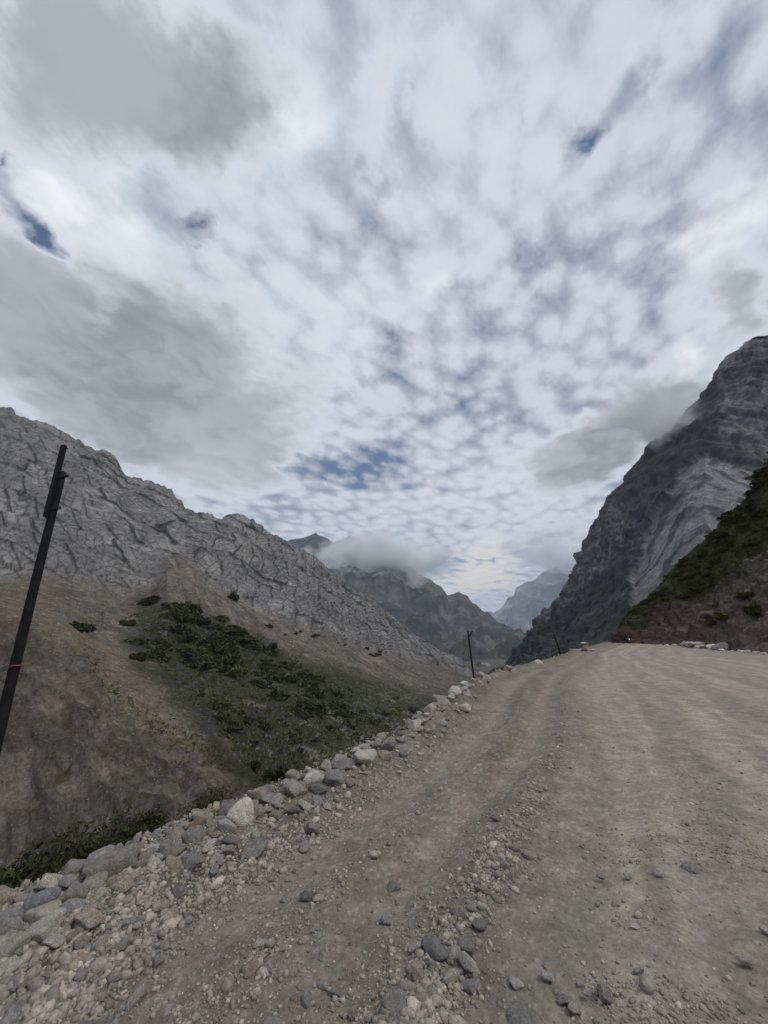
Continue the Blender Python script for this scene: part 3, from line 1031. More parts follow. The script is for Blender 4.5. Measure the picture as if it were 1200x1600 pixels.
# the wide ground under everything
gx = np.linspace(-9000, 9000, 121)
gy = np.linspace(-3000, 12000, 121)
GX, GY = np.meshgrid(gx, gy)
GZ = -75 + 0 * GX - 30 * sstep(200, -400, GY)
me = new_mesh("ground", np.stack([GX, GY, GZ], -1).reshape(-1, 3), grid_faces(*GX.shape), np.tile(C(.09, .085, .06), (GX.size, 1)))
link("ground", me, terrain_mat("valley_ground", (.02, .2), .3, ((.1, 2.), (1., .2))), kind='structure', label='valley ground', category='ground')

# ------------------------------------------------------------------ cut bank on the right
pxs = np.arange(948, 1560, 1.5)
sky_b = [(948, 1012, 94), (955, 1001, 93), (960, 990, 92), (966, 975, 91), (985, 951, 89), (1010, 936, 87), (1030, 914, 85), (1050, 888, 83), (1075, 868, 80), (1095, 848, 78), (1120, 824, 76), (1140, 800, 74),
         (1165, 776, 72), (1188, 742, 70), (1200, 716, 69), (1230, 680, 66), (1400, 540, 56), (1560, 450, 50)]
veg_b = [(948, 1014, 93), (955, 1004, 92), (966, 988, 90), (985, 972, 87), (1010, 960, 84), (1035, 945, 81), (1060, 932, 78), (1090, 935, 75), (1110, 925, 73), (1135, 905, 70), (1165, 880, 67), (1200, 848, 64), (1400, 730, 50), (1560, 660, 44)]
Db = np.array([(948, 92), (980, 84), (1020, 76), (1080, 66), (1130, 57), (1200, 48), (1400, 34), (1560, 27)], float)


def base_row(pxs, extra=0., dz=0.):
    D = np.interp(pxs, Db[:, 0], Db[:, 1]) + extra
    x = D * 0
    for _ in range(6):      # bearing to x on the road surface
        z = road_base(np.stack([x, D], -1)) + dz
        dep = D * CP + (z - EYE) * SP
        x = (pxs - 600) / 600 * dep
    return np.stack([x, D, z], -1)


def line(rw):
    rw = np.array(rw, float)
    return P3(pxs, np.interp(pxs, rw[:, 0], rw[:, 1]), np.interp(pxs, rw[:, 0], rw[:, 2]))


L = [line(sky_b), line(veg_b), base_row(pxs, 0, 0), base_row(pxs, -1.5, -1.0)]
steps = [80, 110, 8]
G = []
for a, b, n in zip(L[:-1], L[1:], steps):
    for k in range(n):
        G.append(a + (b - a) * (k / n))
G.append(L[-1])
G = np.stack(G)
G, nb = with_back(G, 60, 18)
nr, nc = G.shape[:2]
band = np.concatenate([np.zeros(nb)] + [np.linspace(i, i + 1, n, endpoint=False) for i, n in enumerate(steps)] + [np.array([3.])])
BV = np.repeat(band[:, None], nc, 1)
N = grid_normals(blur(blur(G, 4, 0), 4, 1))
Q = G.reshape(-1, 3)
PX, PY, _ = project(G)
gl = ridged(Q @ np.array(Matrix.Rotation(math.radians(18), 3, 'Y')).T * np.array([1 / 5., 1 / 5., 1 / 16.]), 4, 501).reshape(nr, nc)
b1 = fbm(Q / 6, 5, 502).reshape(nr, nc)
b2 = fbm(Q / 1.4, 4, 503).reshape(nr, nc)
cut = sstep(.92, 1.12, BV + .1 * b1)
fade = sstep(2.02, 1.85, BV)
F1a, F2a, ida, Va = worley(Q / np.array([1.6, 1.6, 1.2]), 504)
disp = cut * fade * ((gl - .55) * 2.6 + b1 * 1.2 + b2 * .4 + ((ida - .5) * .5).reshape(nr, nc)) + (1 - cut) * (b1 * .9 + b2 * .3)
edgef = np.clip(1 - np.maximum(0, nb - np.arange(nr)) / 5., 0, 1)[:, None]
G = G + N * (disp * edgef)[..., None]
PX, PY, _ = project(G)
brown = mixc(np.broadcast_to(C(.085, .060, .046), G.shape), C(.145, .104, .078), sstep(-.3, .4, b1))
greyb = C(.118, .102, .088)
brown = mixc(brown, greyb, sstep(1040, 1120, PX + 50 * b1) * .65)
red = sstep(1120, 1180, PX + 40 * b2) * sstep(960, 1000, PY) * .5
brown = mixc(brown, C(.095, .055, .04), red * sstep(-.3, .3, b2))
pale = sstep(.12, .4, b2 + .5 * (gl - .6)) * .4
brown = mixc(brown, C(.15, .13, .112), pale)
moss = C(.045, .048, .018)
greenb = mixc(np.broadcast_to(moss, G.shape), C(.075, .074, .028), sstep(-.2, .4, b2))
cb_ = mixc(greenb, brown, cut)
patch = sstep(.12, .3, fbm(Q / 3.2, 4, 505).reshape(nr, nc) - .22 * (BV - 1.0)) * cut
cb_ = mixc(cb_, C(.032, .032, .014), patch * .8)
cb_ = cb_ * (1 + .25 * b2)[..., None]
finish("hillside", G, np.clip(cb_, .015, .4), terrain_mat("bank_earth", (.8, 4.), .3, ((1.2, .35), (6., .06))), label='brown earth bank cut beside the road, green on top', category='bank')
SURF['bank'] = (G[nb:], PX[nb:], PY[nb:], N[nb:])

# ------------------------------------------------------------------ stones
def ico(sub):
    import bmesh
    bm = bmesh.new()
    bmesh.ops.create_icosphere(bm, subdivisions=sub, radius=1)
    V = np.array([v.co[:] for v in bm.verts])
    F = np.array([[v.index for v in f.verts] for f in bm.faces])
    bm.free()
    return V, F


def stone_shape(V, r, k=14, rough=.06, stretch=(1, .8, .6), planes=16):
    n = r.normal(size=(planes, 3))
    n /= np.linalg.norm(n, axis=1, keepdims=True)
    h = r.uniform(.56, .95, planes)
    d = np.maximum(V @ n.T, 1e-6) / h
    rad = (np.sum(d ** k, 1) + (1 / 1.25) ** k) ** (-1 / k)
    if rough:
        rad = rad * (1 + rough * fbm(V * 2.2 + r.uniform(0, 50, 3), 4, int(r.integers(1000))))
    return V * rad[:, None] * np.array(stretch)


I4, FI4 = ico(4)
I1, FI1 = ico(2)
I0, FI0 = ico(1)
M_stone = rock_mat()
ROCKS = []
for i in range(14):
    r = np.random.default_rng(100 + i)
    st = (1, r.uniform(.65, .95), r.uniform(.45, .8))
    ROCKS.append(new_mesh("stone", stone_shape(I4, r, k=r.choice([24, 40, 60]), rough=.05, stretch=st, planes=int(r.integers(11, 16))), FI4))
    ROCKS[-1].materials.append(M_stone)
ROUND = []
for i in range(5):
    r = np.random.default_rng(200 + i)
    ROUND.append(new_mesh("cobble", stone_shape(I4, r, k=6, rough=.04, stretch=(1, r.uniform(.7, .9), r.uniform(.55, .75)), planes=9), FI4))
    ROUND[-1].materials.append(M_stone)
SLABS = []
for i in range(5):
    r = np.random.default_rng(300 + i)
    SLABS.append(new_mesh("slab", stone_shape(I4, r, k=24, stretch=(1, r.uniform(.6, .85), r.uniform(.24, .36)), planes=16), FI4))
    SLABS[-1].materials.append(M_stone)

GREY, PALE, TAN, BROWN, DARK, WHITE, BLUE = (.43, .395, .345), (.56, .52, .455), (.45, .38, .30), (.34, .235, .16), (.29, .272, .25), (.68, .63, .54), (.38, .365, .345)


def ground_from_px(px, py, z0=0.):
    x, y = (px - 600) / 600, (800 - py) / 600
    u = y * CP + SP
    f = CP - y * SP
    k = (z0 - EYE) / u
    return np.array([x * k, f * k])


def put_rock(px, py, wpx, col, label, group=None, kind='rock', rot=None, sink=.35, squash=1., tilt=(0, 0), lift=0., zref=.1):
    """a stone whose middle is seen at px, py and is wpx wide in the photograph"""
    xy = ground_from_px(px, py, zref)
    z = float(road_z(xy[None], micro=False)[0])
    dep = xy[1] * CP + (z - EYE) * SP
    r = wpx / 600 * dep / 2 * 1.2
    me = {'rock': ROCKS, 'round': ROUND, 'slab': SLABS}[kind]
    me = me[int(rng.integers(len(me)))]
    o = link("rock", me, None)
    o.scale = (r, r, r * squash)
    o.location = (xy[0], xy[1], z + r * (.55 * squash - sink * .55) + lift)
    o.rotation_euler = (math.radians(tilt[0]), math.radians(tilt[1]), rng.uniform(0, 6.28) if rot is None else math.radians(rot))
    kt = rng.uniform(.92, 1.06)
    o.color = (*[c * kt for c in col], 1)
    o['label'] = label
    o['category'] = 'stone'
    if group:
        o['group'] = group
    return o, xy, r


HEAP = 'stones heaped along the outer road edge'
MID = 'stones in the loose strip between the wheel tracks'
LANE = 'stones lying loose on the packed lane'
taken = []
hero = [
    (376, 1268, 38, WHITE, 'big cream white boulder standing out in the roadside heap', HEAP, 'round', 80, 1.25),
    (308, 1270, 23, BROWN, 'rusty brown upright stone left of the cream white boulder', HEAP, 'round', 60, 1.2),
    (334, 1272, 18, TAN, 'small orange tan stone between the rusty stone and the cream white boulder', HEAP, 'round', 20, 1.),
    (182, 1340, 56, (.29, .265, .235), 'largest brownish grey flat faced boulder in the heap', HEAP, 'rock', 30, 1.15),
    (158, 1330, 44, BLUE, 'blue grey boulder leaning behind the largest brownish boulder', HEAP, 'slab', 40, 1.6),
    (84, 1356, 42, PALE, 'long pale stone beside the dark shrub', HEAP, 'slab', 30, 1.4),
    (112, 1352, 34, BLUE, 'flat blue grey stone next to the long pale stone', HEAP, 'slab', 10, 1.3),
    (148, 1362, 34, GREY, 'grey stone in front of the largest brownish boulder', HEAP, 'rock', 10, 1.),
    (66, 1388, 44, (.3, .305, .31), 'smooth oval grey boulder with dark spots in the heap', HEAP, 'round', 20, 1.),
    (14, 1412, 40, BLUE, 'blue grey boulder at the lower end of the heap', HEAP, 'rock', 30, 1.),
    (140, 1420, 38, (.46, .37, .30), 'flat pinkish orange stone on the inner side of the heap', HEAP, 'slab', 25, 1.4),
    (88, 1447, 28, PALE, 'flat cream stone below the pinkish orange stone', HEAP, 'slab', 35, 1.3),
    (195, 1372, 28, TAN, 'tan angular stone under the largest brownish boulder', HEAP, 'rock', -40, 1.),
    (284, 1361, 26, DARK, 'dark grey stone half sunk in gravel inside the heap', HEAP, 'rock', 10, .8),
    (305, 1293, 34, (.33, .32, .28), 'mottled pale grey stone right under the rusty stone', HEAP, 'round', 25, .9),
    (360, 1298, 26, DARK, 'dark blue stone at the foot of the cream white boulder', HEAP, 'slab', 10, 1.4),
    (398, 1300, 36, DARK, 'broad dark stone right of the cream white boulder', HEAP, 'rock', -10, .8),
    (461, 1228, 30, (.4, .38, .335), 'pale blocky boulder on the crest of the heap', HEAP, 'rock', 40, 1.1),
    (423, 1240, 28, BLUE, 'blue grey cracked stone left of the pale blocky boulder', HEAP, 'rock', 5, 1.),
    (490, 1212, 32, PALE, 'pale flat topped boulder right of the blocky one', HEAP, 'rock', 5, .8),
    (520, 1213, 30, (.33, .32, .305), 'long light grey stone on the heap crest', HEAP, 'slab', 5, 1.6),
    (477, 1288, 16, GREY, 'squarish grey block standing on the road side of the heap', HEAP, 'rock', 0, 1.3),
    (490, 1268, 20, DARK, 'pointed dark grey stone above the squarish block', HEAP, 'rock', 50, 1.3),
    (432, 1256, 22, (.30, .29, .24), 'greenish stone below the blue grey cracked stone', HEAP, 'round', 0, .9),
    (602, 1178, 22, TAN, 'yellowish tan boulder far along the heap', HEAP, 'rock', 10, .9),
    (568, 1186, 30, PALE, 'pale boulder left of the yellowish tan boulder', HEAP, 'rock', 15, 1.),
    (537, 1192, 26, (.29, .28, .27), 'dull grey angular boulder on the crest left of the tan one', HEAP, 'rock', 25, 1.1),
    (725, 1105, 22, PALE, 'pale rounded boulder near the thin pole', HEAP, 'round', -20, .9),
    (704, 1098, 14, PALE, 'small upright pale stone left of the boulder by the pole', HEAP, 'rock', -20, 1.3),
    (680, 1498, 38, (.25, .255, .25), 'big smooth grey oval cobble in the middle strip', MID, 'round', -25, .9),
    (731, 1522, 34, PALE, 'long pale stone right of the smooth oval cobble', MID, 'slab', -50, 1.6),
    (710, 1503, 26, GREY, 'grey stone touching the smooth oval cobble', MID, 'rock', 70, 1.),
    (736, 1546, 30, (.30, .295, .28), 'flat greyish stone under the long pale stone', MID, 'slab', 10, 1.2),
    (653, 1540, 24, TAN, 'tilted tan shard at the bottom of the middle strip', MID, 'slab', -60, 2.0),
    (674, 1573, 20, GREY, 'upright grey cobble at the bottom of the middle strip', MID, 'round', 60, 1.2),
    (625, 1580, 60, (.28, .265, .24), 'wide embedded grey slab at the bottom of the middle strip', MID, 'slab', 5, .7),
    (718, 1438, 24, BLUE, 'blue grey angular stone high in the middle strip', MID, 'rock', 10, 1.),
    (738, 1428, 18, GREY, 'round grey stone beside the blue grey angular one', MID, 'round', 10, 1.),
    (748, 1452, 20, (.24, .235, .22), 'low dull stone below the round grey stone', MID, 'rock', 0, .9),
    (728, 1490, 22, DARK, 'dark angular stone above the long pale stone', MID, 'rock', 0, 1.2),
    (812, 1582, 34, (.29, .28, .255), 'rounded grey stone with a chipped top at the bottom of the lane', LANE, 'rock', 20, 1.1),
    (942, 1541, 24, (.38, .34, .30), 'pale wedge shaped stone standing alone on the lane', LANE, 'rock', -60, 1.2),
    (915, 1541, 15, GREY, 'small flat greenish stone beside the pale wedge', LANE, 'slab', 0, 1.2),
    (878, 1548, 22, (.31, .29, .26), 'flattish stone left of the pale wedge', LANE, 'rock', 20, .7),
    (805, 1526, 18, PALE, 'small pale split stone near the middle strip', LANE, 'rock', 10, .9),
    (893, 1562, 16, GREY, 'little dull stone below the flattish stone', LANE, 'rock', 10, .9),
    (853, 1517, 22, PALE, 'thin pale flake beside the middle strip', LANE, 'slab', -30, 1.2),
    (1029, 1362, 18, PALE, 'pale rounded stone alone on the lane', LANE, 'round', -20, 1.),
    (1076, 1350, 17, (.33, .31, .30), 'purplish grey stone right of the pale rounded one', LANE, 'rock', 10, 1.),
    (980, 1363, 12, PALE, 'small pale stone left of the pale rounded one', LANE, 'rock', 0, .9),
    (936, 1360, 12, DARK, 'small dark chip left of the pale rounded stone', LANE, 'rock', 0, .9),
    (988, 1438, 12, WHITE, 'small whitish stone in the middle of the lane', LANE, 'rock', 0, .9),
    (1162, 1494, 24, PALE, 'elongated pale stone near the right side of the lane', LANE, 'slab', -20, 1.4),
    (1195, 1448, 16, PALE, 'flat pale stone at the far right of the lane', LANE, 'slab', -30, 1.4),
    (1073, 1282, 12, PALE, 'flat light pebble far ahead on the lane', LANE, 'slab', 0, 1.4),
    (615, 1372, 20, DARK, 'dark lone stone on the brown wheel track', 'stones on the loose left track', 'rock', 0, .9),
    (585, 1333, 14, PALE, 'pale stone above the dark lone stone', 'stones on the loose left track', 'rock', 0, .9),
    (405, 1473, 16, PALE, 'twin pale stone on the left track, the lower one', 'stones on the loose left track', 'rock', 0, .9),
    (421, 1472, 15, PALE, 'rounded pale stone touching the twin on the left track', 'stones on the loose left track', 'round', 0, 1.),
    (478, 1398, 18, (.2, .2, .19), 'dark grey block on the left track', 'stones on the loose left track', 'rock', 0, 1.),
    (497, 1400, 13, PALE, 'pale chip right of the dark grey block', 'stones on the loose left track', 'rock', 0, 1.),
    (412, 1515, 12, WHITE, 'small upright white stone on the left track', 'stones on the loose left track', 'rock', 0, 1.2),
    (140, 1588, 34, (.3, .28, .25), 'flat pale grey stone at the bottom edge of the left track', 'stones on the loose left track', 'slab', 0, 1.),
    (170, 1576, 20, (.28, .27, .25), 'rounded stone beside the flat one at the bottom edge', 'stones on the loose left track', 'rock', 0, 1.),
]
for h in hero:
    px, py, w, c, lab, grp, kd, rt, sq = h
    zref = .17 if grp == HEAP else .03
    o, xy, r = put_rock(px, py, w, c, lab, grp, kd, rt, .35 if grp == HEAP else .5, sq, zref=zref)
    taken.append((xy[0], xy[1], r))
N_HERO = len(hero)
taken = np.array(taken)

# --- scattered stones: sample the road area, keep by how loose the surface is there
def sample_road(n):
    px = rng.uniform(-60, 1260, n)
    py = rng.uniform(1008, 1650, n)
    x, y = (px - 600) / 600, (800 - py) / 600
    u = y * CP + SP
    f = CP - y * SP
    k = np.where(u < -.004, -EYE / np.minimum(u, -.004), 1e9)
    xy = np.stack([x * k, f * k], -1)
    ok = (k < 95)
    return xy[ok], k[ok]


def looseness(s0, t, xy):
    s = strip_s(s0, xy)
    w = .15 * perlin(np.stack([t * .35, s * 0, s * 0], -1), 401)
    pn = fbm(np.stack([xy[:, 0], xy[:, 1], 0 * s], -1) * 1.2, 3, 601)
    strip = np.exp(-((s - 2.62 - w * 1.4) / .19) ** 2) * sstep(34, 16, t - 12) * sstep(-.9, .0, pn)
    strip2 = np.exp(-((s - 1.5 - w) / .16) ** 2)
    wn_ = .18 * sstep(6, 3, xy[:, 1])
    heap = sstep(-.7, -.45, s0) * sstep(.62, .30, s0 + wn_ + .25 * pn)
    left = (s < 3.2) * (s > 0)
    return heap, strip, strip2, left, pn


# medium stones: candidates for individual objects
xy, k = sample_road(60000)
s, t = edge_st(xy)
heap, strip, strip2, left, pn = looseness(s, t, xy)
prob = .34 * heap * (1 + .8 * sstep(5, 9, xy[:, 1])) + .06 * strip + .012 * strip2 + .0035 * left + .0007
sel = (rng.random(len(xy)) < prob * .42) & (s > -.7)
xy, s, t, heap, strip = xy[sel], s[sel], t[sel], heap[sel], strip[sel]
rr = np.exp(rng.normal(math.log(.03), .45, len(xy))) * (1 + .7 * heap * sstep(.5, .1, s))
rr = rr * (1 + heap * (.35 * sstep(4, 6, xy[:, 1]) + .9 * sstep(5, 13, xy[:, 1])))
rr = np.where(heap > .5, np.minimum(rr, np.clip(.095 + .016 * (xy[:, 1] - 4), .095, .25)), np.minimum(rr, .05))
dep = xy[:, 1] * CP - EYE * SP
rr = np.maximum(rr, 1.4 * dep / 600)
rr = np.minimum(rr, .26)
# drop those that would sit inside a hand-placed stone
d = np.hypot(xy[:, None, 0] - taken[None, :, 0], xy[:, None, 1] - taken[None, :, 1])
ok = (d > (taken[None, :, 2] * .8 + rr[:, None] * .6)).all(1)
xy, s, t, rr, heap, strip, dep = xy[ok], s[ok], t[ok], rr[ok], heap[ok], strip[ok], dep[ok]
# thin out overlaps, biggest first
order = np.argsort(-rr)
cell = {}
keepi = []
for i in order:
    gx_, gy_ = int(xy[i, 0] // .3), int(xy[i, 1] // .3)
    bad = False
    for ax in (-1, 0, 1):
        for ay in (-1, 0, 1):
            for j in cell.get((gx_ + ax, gy_ + ay), ()):
                if (xy[i, 0] - xy[j, 0]) ** 2 + (xy[i, 1] - xy[j, 1]) ** 2 < (.72 * (rr[i] + rr[j])) ** 2:
                    bad = True
                    break
            if bad:
                break
        if bad:
            break
    if not bad:
        keepi.append(i)
        cell.setdefault((gx_, gy_), []).append(i)
keepi = np.array(keepi)
xy, s, t, rr, heap, strip, dep = xy[keepi], s[keepi], t[keepi], rr[keepi], heap[keepi], strip[keepi], dep[keepi]
zz_ = road_z(xy, micro=False)
pal = [GREY, (.40, .365, .32), PALE, TAN, BLUE, DARK, (.33, .30, .26), BROWN, (.46, .42, .36), (.39, .335, .265)]
palw = np.array([.22, .16, .17, .04, .10, .08, .11, .004, .09, .04])
palw /= palw.sum()
scr = rr / dep
NI = 288 - N_HERO
top = np.argsort(-scr)
ind = top[:NI]
rest = top[NI:]
for i in ind:
    cidx = int(rng.choice(len(pal), p=palw))
    kind_ = rng.random()
    me = ROCKS if kind_ < .74 else (ROUND if kind_ < .84 else SLABS)
    o = link("rock", me[int(rng.integers(len(me)))], None)
    r = float(rr[i])
    sq = rng.uniform(.8, 1.2)
    o.scale = (r, r * rng.uniform(.8, 1.1), r * sq)
    o.location = (xy[i, 0], xy[i, 1], zz_[i] + r * (.28 if me is not SLABS else .12))
    o.rotation_euler = (rng.normal(0, .3), rng.normal(0, .3), rng.uniform(0, 6.28))
    kt = rng.uniform(.8, 1.12)
    o.color = (*[c * kt for c in pal[cidx]], 1)
    o['category'] = 'stone'
    if heap[i] > .3 or s[i] < .9:
        o['label'] = 'one of the smaller mixed grey stones in the heap along the outer road edge'
        o['group'] = 'smaller stones of the roadside heap'
    elif s[i] < 3.6:
        o['label'] = 'one of the small grey stones strewn between the wheel tracks on the loose left half'
        o['group'] = 'small stones strewn on the loose left half'
    else:
        o['label'] = 'one of the small stones scattered over the smooth right lane'
        o['group'] = 'small stones on the smooth right lane'


def scatter_mesh(name, pos, rad, variants, Fv, flat, colr, label, cat):
    """many small stones in one mesh: nobody could count them"""
    n = len(pos)
    nv = len(variants[0])
    V = np.empty((n, nv, 3), np.float32)
    vi = rng.integers(len(variants), size=n)
    ang = rng.uniform(0, 2 * np.pi, n)
    tl = rng.normal(0, .35, (n, 2))
    ca_, sa_ = np.cos(ang), np.sin(ang)
    VV = np.stack(variants)[vi] * rad[:, None, None] * np.stack([rng.uniform(.8, 1.25, n), rng.uniform(.7, 1.1, n), flat * rng.uniform(.8, 1.2, n)], -1)[:, None, :]
    c1, s1 = np.cos(tl[:, :1]), np.sin(tl[:, :1])
    y, z = VV[..., 1] * c1 - VV[..., 2] * s1, VV[..., 1] * s1 + VV[..., 2] * c1
    c2, s2 = np.cos(tl[:, 1:]), np.sin(tl[:, 1:])
    x, z = VV[..., 0] * c2 + z * s2, -VV[..., 0] * s2 + z * c2
    V[..., 0] = x * ca_[:, None] - y * sa_[:, None] + pos[:, None, 0]
    V[..., 1] = x * sa_[:, None] + y * ca_[:, None] + pos[:, None, 1]
    V[..., 2] = z + pos[:, None, 2]
    F = (Fv[None] + (np.arange(n) * nv)[:, None, None]).reshape(-1, 3)
    me = new_mesh(name, V.reshape(-1, 3), F, np.repeat(colr, nv, 0), smooth=False)
    return link(name, me, M_grit, kind='stuff', label=label, category=cat)


M_grit = terrain_mat("loose_stone", (9., 60.), .22, ((30., .01),))
var1 = [stone_shape(I1, np.random.default_rng(700 + i), k=16, rough=.0, stretch=(1, .8, .62)) for i in range(12)]
var0 = [stone_shape(I0, np.random.default_rng(800 + i), k=16, rough=.0, stretch=(1, .8, .62)) for i in range(12)]
pala = np.array(pal)


def pick_col(n):
    c = pala[rng.choice(len(pal), size=n, p=palw)]
    c = c + (c.mean(1, keepdims=True) - c) * .45
    return c * np.array([.76, .715, .64]) * rng.uniform(.7, 1.2, (n, 1))


pos = np.stack([xy[rest, 0], xy[rest, 1], zz_[rest] + rr[rest] * .22], -1)
scatter_mesh("rubble", pos, rr[rest], var1, FI1, np.ones(len(rest)), pick_col(len(rest)), 'uncounted fist sized stones packed between the rocks of the heap', 'rubble')
# gravel
xy, k = sample_road(330000)
s, t = edge_st(xy)
heap, strip, strip2, left, pn = looseness(s, t, xy)
s0 = s
pn2 = fbm(np.stack([s * 1.6, t * .25, 0 * s], -1), 3, 602)
edge_gr = sstep(.86, .5, s0 + .25 * pn) * (s > -.7)
prob = .55 * edge_gr + .75 * strip + .30 * strip2 + .11 * left * sstep(-.15, .4, pn2) + .020 + .06 * sstep(.15, .45, pn)
prob += .22 * sstep(1.2, 3.5, s) * sstep(4.6, 3.4, s) * sstep(10, 16, t) * sstep(-.1, .2, pn)
sel = (rng.random(len(xy)) < prob * .42) & (s > -.75)
xy, s, t, e1 = xy[sel], s[sel], t[sel], (edge_gr + strip)[sel]
dep = xy[:, 1] * CP - EYE * SP
rr = np.exp(rng.normal(math.log(.0075), .55, len(xy))) * (1 + .7 * np.clip(e1, 0, 1))
rr = np.clip(rr, .62 * dep / 600, .06)
zz_ = road_z(xy)
pos = np.stack([xy[:, 0], xy[:, 1], zz_ + rr * .15], -1)
scatter_mesh("gravel", pos, rr, var0, FI0, np.ones(len(xy)), pick_col(len(xy)), 'fine loose gravel spread over the road', 'gravel')
print("gravel", len(xy), "rubble", len(rest))

# stones at the foot of the cut bank
FOOT = 'pale stones piled at the foot of the brown bank'
fpx = np.concatenate([rng.uniform(1068, 1102, 22), rng.uniform(1030, 1062, 8), rng.uniform(1105, 1215, 22)])
for i, px in enumerate(fpx):
    D = float(np.interp(px, Db[:, 0], Db[:, 1])) - rng.uniform(.2, 2.6)
    z = float(road_base(np.array([[0, D]]))[0])
    x = (px - 600) / 600 * (D * CP + (z - EYE) * SP)
    pile = i < 22
    me = SLABS[int(rng.integers(5))] if pile else ROCKS[int(rng.integers(14))]
    o = link("rock", me, None)
    r = rng.uniform(.45, .95) if pile else rng.uniform(.18, .42)
    o.scale = (r, r, r * 1.1)
    o.location = (x, D, z + (rng.uniform(.0, .75) if pile else r * .3))
    o.rotation_euler = (rng.normal(0, .3), rng.normal(0, .3), rng.uniform(0, 6.28))
    c = PALE if rng.random() < .7 else (.44, .42, .39)
    kt = rng.uniform(.85, 1.12)
    o.color = (*[v * kt for v in c], 1)
    o['category'] = 'stone'
    if pile:
        o['label'] = 'one of the pale slabs in the pile at the foot of the brown bank'
        o['group'] = 'pale slabs piled at the foot of the bank'
    else:
        o['label'] = 'one of the small pale stones lining the foot of the brown bank'
        o['group'] = FOOT
for px, r, c, lab in ((1113, .95, PALE, 'pale rounded boulder right of the slab pile at the bank foot'), (1126, 1.15, (.2, .185, .175), 'dark rounded boulder right of the slab pile at the bank foot')):
    D = float(np.interp(px, Db[:, 0], Db[:, 1])) - 1.2
    z = float(road_base(np.array([[0, D]]))[0])
    o = link("rock", ROUND[1 if px < 1120 else 3], None, label=lab, category='stone')
    o.scale = (r, r, r * .9)
    o.location = ((px - 600) / 600 * (D * CP + (z - EYE) * SP), D, z + r * .3)
    o.color = (*c, 1)
# stacked marker stones at the outer edge before the bend
for dx, dz, sc3, c, lab in ((0, .2, (.62, .5, .36), (.3, .22, .16), 'bottom stone of the little cairn at the road edge'), (.05, .62, (.45, .42, .30), (.33, .22, .15), 'rusty middle stone of the little cairn'),
                            (-.28, 1.02, (.3, .28, .25), PALE, 'pale knob on top of the little cairn'), (.3, 1.0, (.55, .36, .16), (.36, .27, .2), 'flat tan capstone of the little cairn'), (-.85, .25, (.6, .4, .3), DARK, 'dark stone leaning at the foot of the little cairn'),
                            (-1.9, .15, (.8, .4, .2), (.42, .33, .3), 'flat pinkish slab left of the little cairn'), (1.4, .12, (1.1, .4, .16), TAN, 'long flat stone right of the little cairn')):
    o = link("rock", (ROCKS + SLABS)[int(rng.integers(14))], None, label=lab, category='stone', group='stones of the little cairn at the road edge')
    bx, by = 27.2, 55.0
    o.scale = sc3
    o.location = (bx + dx * .9, by + dx * .5, float(road_base(np.array([[bx, by]]))[0]) + dz)
    o.rotation_euler = (0, 0, rng.uniform(0, 6.28))
    o.color = (*c, 1)

# ------------------------------------------------------------------ bushes
def leaf_cloud(n, size, rad, seed, lumps=9, flatz=.8, aspect=1.6):
    r = np.random.default_rng(seed)
    cc = r.normal(size=(lumps, 3)) * np.array([.45, .45, .3])
    cc[:, 2] = np.abs(cc[:, 2]) * .9
    cr = r.uniform(.28, .55, lumps)
    li = r.integers(lumps, size=n)
    d = r.normal(size=(n, 3))
    d /= np.linalg.norm(d, axis=1, keepdims=True)
    p = cc[li] + d * (cr[li] * r.uniform(.45, 1.08, n) ** .6)[:, None] * np.array([1, 1, flatz])
    p[:, 2] = np.maximum(p[:, 2] + .25, r.uniform(0, .1, n))
    p *= rad
    a = r.normal(size=(n, 3))
    a /= np.linalg.norm(a, axis=1, keepdims=True)
    b = np.cross(a, r.normal(size=(n, 3)))
    b /= np.linalg.norm(b, axis=1, keepdims=True)
    L = size * r.uniform(.6, 1.3, n)
    q = np.stack([p - a * L[:, None] * aspect * .5, p + b * L[:, None] * .35, p + a * L[:, None] * aspect * .5, p - b * L[:, None] * .35], 1)
    F = np.arange(n * 4).reshape(n, 4)
    lightness = (r.uniform(.65, 1.25, lumps)[li] * r.uniform(.7, 1.3, n))
    col = np.repeat(np.stack([lightness * r.uniform(.9, 1.15, n), lightness, lightness * .9], -1), 4, 0)
    return q.reshape(-1, 3), F, col


def twigs(n, h, rad, seed, r0=.012):
    r = np.random.default_rng(seed)
    V, F = [], []
    for i in range(n):
        d = np.array([r.normal(0, .55), r.normal(0, .55), 1.])
        p = np.array([r.normal(0, .08), r.normal(0, .08), -.1]) * rad
        segs = 5
        rings = []
        for k in range(segs + 1):
            w = r0 * (1 - .85 * k / segs)
            for j in range(4):
                a = j * math.pi / 2
                V.append(p + np.array([math.cos(a) * w, math.sin(a) * w, 0]))
            d = d + r.normal(0, .22, 3)
            p = p + d / np.linalg.norm(d) * h / segs * r.uniform(.8, 1.1)
        b0 = len(V) - 4 * (segs + 1)
        for k in range(segs):
            for j in range(4):
                F.append([b0 + k * 4 + j, b0 + k * 4 + (j + 1) % 4, b0 + (k + 1) * 4 + (j + 1) % 4, b0 + (k + 1) * 4 + j])
    return np.array(V), np.array(F)


